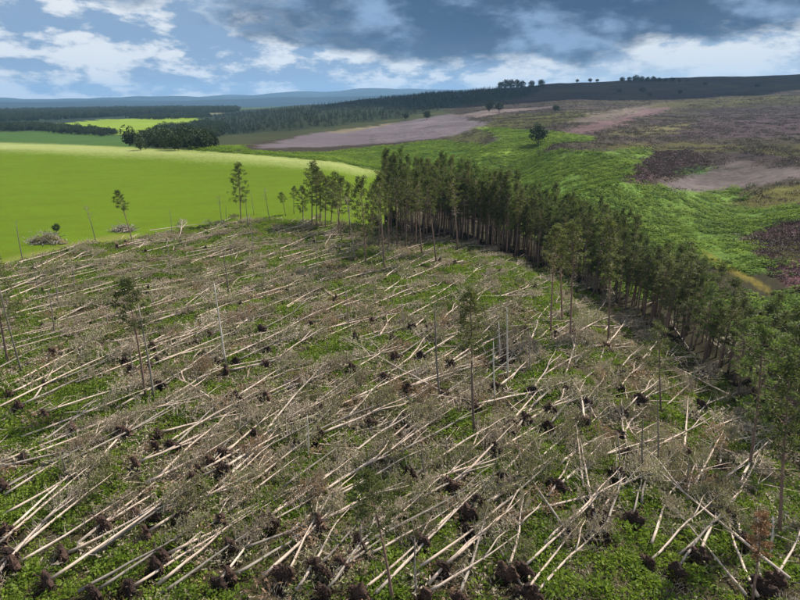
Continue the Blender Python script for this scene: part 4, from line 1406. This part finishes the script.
# words for the fallen ones: nearest standing landmark, then order of nearness
LM = [
    (23, 262, 'the snag left of the brush heap'), (96, 243, 'the snag between the brush heaps'), (171, 277, 'the grey pole below the snags'),
    (229, 294, 'the brown pole up left'), (254, 240, 'the tall narrow pine'), (312, 240, 'the tallest field edge pine'), (366, 265, 'the tufted pine by the field'),
    (430, 260, 'the left end of the wood'), (22, 374, 'the long left edge snag'), (55, 337, 'the grey snag near the left edge'), (108, 328, 'the very short stub at left'),
    (150, 400, 'the leaning green-crowned pine'), (226, 364, 'the pale barkless pole'), (348, 321, 'the short dark upper pole'), (440, 400, 'the dark pole by the crossing trunk'),
    (474, 434, 'the green-topped pole'), (501, 357, 'the pale upright stub'), (560, 330, 'the bare-stemmed forward pines'), (608, 343, 'the dark pine where the wood turns'),
    (308, 459, 'the thin upright pale pole'), (65, 476, 'the grey snapped stump'), (393, 595, 'the soft green bottom pine'), (661, 415, 'the green pine standing apart'),
    (750, 470, 'the bright green pine at right'), (752, 600, 'the rust-brown dead pine'), (779, 535, 'the tall pine nearest on the right'), (643, 477, 'the slim bare pole at right'), (10, 540, 'the left edge near the bottom'),
    (120, 590, 'the bottom edge at left'), (230, 570, 'the bottom edge left of centre'), (540, 560, 'the bottom edge right of centre'), (660, 570, 'the bottom edge far right'), (500, 290, 'the shade of the middle wood'), (600, 470, 'the dark hollow at lower right'),
]
bucket = {}
for f in FALLEN:
    k = min(range(len(LM)), key=lambda i: math.hypot(LM[i][0] - f[4], (LM[i][1] - f[5]) * 1.4))
    bucket.setdefault(k, []).append(f)
for k, lst in bucket.items():
    lst.sort(key=lambda f: math.hypot(LM[k][0] - f[4], LM[k][1] - f[5]))
    for i, (e, kind, rp, ln, px_, py_, hd) in enumerate(lst):
        near = 'nearest' if i == 0 else ordinal(i + 1) + ' nearest'
        w0 = {'grey': 'grey-crowned', 'olive': 'olive-crowned', 'russet': 'russet-crowned'}[kind]
        lab = f"fallen {w0} pine{' with root plate' if rp else ''}, {near} {LM[k][2]}"
        tag(e, lab, 'fallen pine', 'wind-thrown pines lying across the clearing')


# ------------------------------------------------------------------ brush heaps in the field
def heap(px_, py_, wid, hgt, label, seed):
    r = random.Random(seed)
    g_ = at(px_, py_)
    e = obj('brush_heap', None, None, g_, (0, 0, 0))
    mb, tb = MB(), MB()
    for i in range(150):
        a = r.uniform(0, 6.28); q = wid / 2 * math.sqrt(r.random())
        x, y = q * math.cos(a), q * math.sin(a) * 0.6
        z = hgt * max(0.05, 1 - (q / (wid / 2)) ** 1.6) * r.uniform(0.2, 1.0)
        d = Vector((r.uniform(-1, 1), r.uniform(-1, 1), r.uniform(-.25, .45))).normalized() * r.uniform(0.8, 2.2)
        if r.random() < 0.4:
            mb.tube([Vector((x, y, z)), Vector((x, y, z)) + d], [r.uniform(0.05, 0.11), 0.04], 5)
        else:
            for j in range(10):
                tb.leaf(Vector((x, y, z)) + d * r.random(), (d * .3 + rv(r)).normalized() * r.uniform(0.3, 0.8), 0.04, 0, r)
    # earth core
    core = MB()
    n = 18
    core.v.append((0, 0, hgt * 0.62))
    for q in (0.35, 0.7, 1.0):
        for s in range(n):
            a = 6.2832 * s / n
            rr = wid * 0.46 * q * (1 + 0.15 * math.sin(3 * a + seed))
            core.v.append((rr * math.cos(a), rr * math.sin(a) * 0.6, hgt * 0.62 * (1 - q ** 1.5) + r.uniform(-.08, .08) - (0.3 if q == 1.0 else 0)))
    for s in range(n):
        s2 = (s + 1) % n
        core.f.append((0, 1 + s, 1 + s2)); core.mi.append(0)
        for q in range(2):
            b = 1 + q * n
            core.f.append((b + s, b + n + s, b + n + s2, b + s2)); core.mi.append(0)
    obj('earth', core.mesh('earth', [M_MOSS]), e)
    obj('logs', mb.mesh('logs', [M_SNAG]), e)
    obj('twigs', tb.mesh('twigs', [M_TWIG]), e)
    tag(e, label, 'brush heap')


heap(50, 242, 8.5, 2.6, 'big heap of cut branches and logs on the field at left', 3)
heap(124, 231, 4.6, 1.6, 'smaller heap of branches under the small dark leaning pine', 5)


# ------------------------------------------------------------------ trees of the landscape beyond
def round_tree(k, m, H=10.0, n=80, trunk_h=0.22):
    r = random.Random(1200 + k)
    tb, cb = MB(), MB()
    tb.tube([(0, 0, -0.4), (0.1, 0, H * 0.25), (0.05, 0.1, H * 0.6)], [H * 0.035, H * 0.027, H * 0.01], 6)
    for i in range(7):
        a = i * 0.9
        p = Vector((0.05, 0, H * (0.2 + 0.05 * i)))
        tb.tube([p, p + Vector((math.cos(a), math.sin(a), 0.7)) * H * 0.22], [H * 0.014, H * 0.005], 4, 0, False)
    for i in range(n):
        d = rv(r)
        c = Vector((d.x * H * 0.38, d.y * H * 0.38, H * (0.54 + d.z * 0.40)))
        c = Vector((0, 0, H * 0.54)).lerp(c, r.uniform(0.45, 1.0))
        rad = H * r.uniform(0.06, 0.13)
        for j in range(30):
            o_ = rv(r)
            cb.leaf(c + o_ * rad * r.uniform(0.4, 1), (o_ + rv(r, .7)).normalized() * H * 0.055, H * 0.018, 0, r)
    return tb.mesh('trunk', [M_BARK]), cb.mesh('crown', [m]), H


ROUND = [round_tree(k, M_BROAD) for k in range(3)]


def lone_tree(px_, py_, hpx, label, wide=1.0, name='moor_tree', group='lone trees on the moor', lib=None):
    g_ = at(px_, py_)
    d = math.hypot(g_[0], g_[1], g_[2] - CAM_Z)
    hgt = hpx * d / FPX * 1.05
    tm, cm, H = rnd.choice(lib or ROUND)
    s = hgt / H
    e = obj(name, None, None, g_, (0, 0, rnd.uniform(0, 6.28)))
    obj('trunk', tm, e, scl=(s, s, s)); obj('crown', cm, e, scl=(s * wide, s * wide, s))
    tag(e, label, 'tree', group)


lone_tree(538, 145, 19, 'dark round tree alone among bright bracken with a shadow at left', 1.15)
lone_tree(489, 112, 11, 'pale forked tree at left of the pair on the moor', 0.9)
lone_tree(499, 112, 9, 'rounder tree at right of the pair on the moor', 1.2)
lone_tree(406, 119.5, 6, 'small grey bush at the left on the pink heather', 1.2)
lone_tree(427, 119.5, 8, 'larger bush on the top of the pink heather', 1.2)
lone_tree(556, 112, 6, 'small dark bush right of the pair of moor trees', 1.5)
for px_, h_, lab in ((500, 7, 'leftmost tree of the skyline clump above the pair'), (505, 9, 'second tree of the skyline clump above the pair'), (511, 9, 'third tree of the skyline clump above the pair'), (517, 9, 'fourth tree of the skyline clump above the pair'), (522, 8, 'rightmost tree of the skyline clump above the pair'), (531, 8, 'first of two single trees right of the skyline clump'), (541, 9, 'second of two single trees right of the skyline clump')):
    lone_tree(px_, 90, h_, lab, 0.95, group='trees on the moor skyline')
for i, (px_, h_) in enumerate(((577, 3), (590, 3.5), (597, 3), (622, 4.5), (629, 4.5), (635, 6), (641, 5), (647, 4.5), (653, 5), (659, 4), (665, 3.5), (672, 4), (679, 3), (687, 2.5))):
    lone_tree(px_, 82.5, h_, f'small dark tree on the distant right skyline, {ordinal(i + 1)} from the left', 1.3, group='trees on the distant right skyline')
for i, (px_, py_, h_) in enumerate(((619, 93, 3), (642, 93, 4.5), (680, 94, 3), (757, 88, 3), (705, 86, 3), (650, 97, 3))):
    lone_tree(px_, py_, h_, f'tiny dark bush on the shaded upper moor, {ordinal(i + 1)} of six', 1.6, group='bushes on the upper moor')
lone_tree(57, 233, 8, 'small green bush behind the big brush heap', 0.9, 'field_bush', 'bushes by the field')
lone_tree(375, 232, 18, 'dark dense bush at the field corner behind the bare-stemmed pine', 0.9, 'field_bush', 'bushes by the field')
lone_tree(392, 228, 18, 'dark bush right of the dense bush at the field corner', 0.9, 'field_bush', 'bushes by the field')


def conifer_mesh(k):
    r = random.Random(1500 + k)
    mb = MB()
    H = 13.0
    mb.tube([(0, 0, -1), (0, 0, H * 0.9)], [0.2, 0.03], 4)
    for i in range(90):
        t = (i + r.random()) / 90
        z = H * (0.12 + 0.88 * t)
        rad = (1 - t) * 2.3 + 0.15
        a = r.uniform(0, 6.28)
        q = rad * r.uniform(0.3, 0.8)
        mb.leaf((q * math.cos(a), q * math.sin(a), z), Vector((math.cos(a) * rad * .6, math.sin(a) * rad * .6, r.uniform(-.4, .5))), rad * 0.28 + 0.12, 0, r)
    return mb.mesh('conifer', [M_CONIFER])


def leafball_mesh(k):
    r = random.Random(1600 + k)
    mb = MB()
    H = 10.0
    lobes = [(Vector((r.uniform(-2, 2), r.uniform(-2, 2), r.uniform(3.0, 7.5))), r.uniform(1.3, 2.6)) for _ in range(7)]
    for c0, rad in lobes:
        for i in range(60):
            d = rv(r)
            mb.leaf(c0 + d * rad * r.uniform(0.7, 1.05), (d + rv(r, .8)).normalized() * 0.9, 0.3, 0, r)
    mb.tube([(0, 0, -1), (0, 0, 4.5)], [0.25, 0.12], 4)
    return mb.mesh('broadleaf', [M_BROAD])


con = proto_coll('conifer', [conifer_mesh(k) for k in range(3)])
bal = proto_coll('broadleaf', [leafball_mesh(k) for k in range(3)])


def wood(name, pts, area, coll, s0, s1, label, maxn=7000):
    poly = gpoly(pts, 5)
    P = np.array(poly)
    lo, hi = P.min(0), P.max(0)
    n = int(min(400000, (hi[0] - lo[0]) * (hi[1] - lo[1]) / area))
    x = rng.uniform(lo[0], hi[0], n); y = rng.uniform(lo[1], hi[1], n)
    s = inpoly(x + mottle(x, y, 40.) * 12, y + mottle(y, x, 40.) * 12, poly)
    xy = np.stack([x[s], y[s]], -1)[:maxn]
    put(name, xy, coll, 3, s0, s1, 0.03, label=label, cat='wood')


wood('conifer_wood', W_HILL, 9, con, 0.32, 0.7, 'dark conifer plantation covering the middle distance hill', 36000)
wood('valley_wood', [(-60, 113), (0, 112), (90, 109.5), (170, 108.5), (240, 109), (235, 113), (170, 114), (100, 118), (0, 123), (-60, 123)], 90, bal, 0.9, 1.5, 'dark band of trees along the valley at the left', 9000)
wood('hedgerow_wood', [(-40, 125), (45, 127), (122, 134), (112, 137), (40, 132), (-40, 131)], 40, bal, 0.6, 0.9, 'hedgerow of trees in front of the far bright field')
wood('copse', [(133, 151), (152, 141), (160, 131), (192, 127), (206, 122), (228, 130), (214, 140), (205, 148), (186, 153), (160, 150)], 26, bal, 0.3, 1.05, 'dark copse at the far edge of the field')
wood('far_hedge', [(124, 119), (170, 115), (205, 114), (210, 118), (160, 120)], 60, bal, 0.6, 0.9, 'loose line of trees above the far bright field')


# ------------------------------------------------------------------ passing clouds that shade the upper moor
def cloud(cx, cy, rx, ry, rot, seed, alt=1050.0):
    """a lumpy cumulus over the spot (cx, cy): it stands up-sun of the ground it shades"""
    r = random.Random(seed)
    k = (alt - 40) / math.tan(SUN_EL)
    ox, oy = cx + math.sin(SUN_AZ) * k, cy + math.cos(SUN_AZ) * k
    mb = MB()
    nu, nv = 64, 26
    for i in range(nv + 1):
        th = math.pi * i / nv
        for j in range(nu):
            ph = 2 * math.pi * j / nu
            d = Vector((math.sin(th) * math.cos(ph), math.sin(th) * math.sin(ph), math.cos(th)))
            q = 1 + 0.32 * mnoise.noise(d * 2.2 + Vector((seed, 0, 0))) + 0.20 * mnoise.noise(d * 5.0 + Vector((0, seed, 0))) + 0.10 * mnoise.noise(d * 11.0)
            z = d.z * (0.42 if d.z > 0 else 0.12) * min(rx, ry) * q
            x_, y_ = d.x * rx * q, d.y * ry * q
            mb.v.append((x_ * math.cos(rot) - y_ * math.sin(rot), x_ * math.sin(rot) + y_ * math.cos(rot), z))
    for i in range(nv):
        for j in range(nu):
            j2 = (j + 1) % nu
            mb.f.append((i * nu + j, i * nu + nu + j, i * nu + nu + j2, i * nu + j2)); mb.mi.append(0)

    def b(w):
        out_pbr(w, (0.85, 0.86, 0.88), 1.0, None, 0.0)
    o = obj('cloud', mb.mesh('cloud', [mat('cloud_white', b)], True), None, (ox, oy, alt))
    tag(o, kind='structure')


cloud(520, 1330, 560, 420, 0.25, 4)


# ------------------------------------------------------------------ the air itself
def build_haze():
    S, z0, z1 = 13400.0, -90.0, 330.0
    v = [(sx * S, sy * S, z) for z in (z0, z1) for sx, sy in ((-1, -1), (1, -1), (1, 1), (-1, 1))]
    f = [(3, 2, 1, 0), (4, 5, 6, 7), (0, 1, 5, 4), (1, 2, 6, 5), (2, 3, 7, 6), (3, 0, 4, 7)]
    me = bpy.data.meshes.new('haze')
    me.from_pydata(v, [], f)
    m = bpy.data.materials.new('hazy_air')
    m.use_nodes = True
    w = NT(m.node_tree)
    pv = w.n('ShaderNodeVolumePrincipled')
    pv.inputs['Color'].default_value = (0.36, 0.64, 1.0, 1)
    pv.inputs['Density'].default_value = 7.5e-5
    pv.inputs['Anisotropy'].default_value = 0.2
    o_ = w.n('ShaderNodeOutputMaterial')
    w.l(pv.outputs[0], o_.inputs['Volume'])
    me.materials.append(m)
    tag(obj('haze', me), kind='stuff')


build_haze()
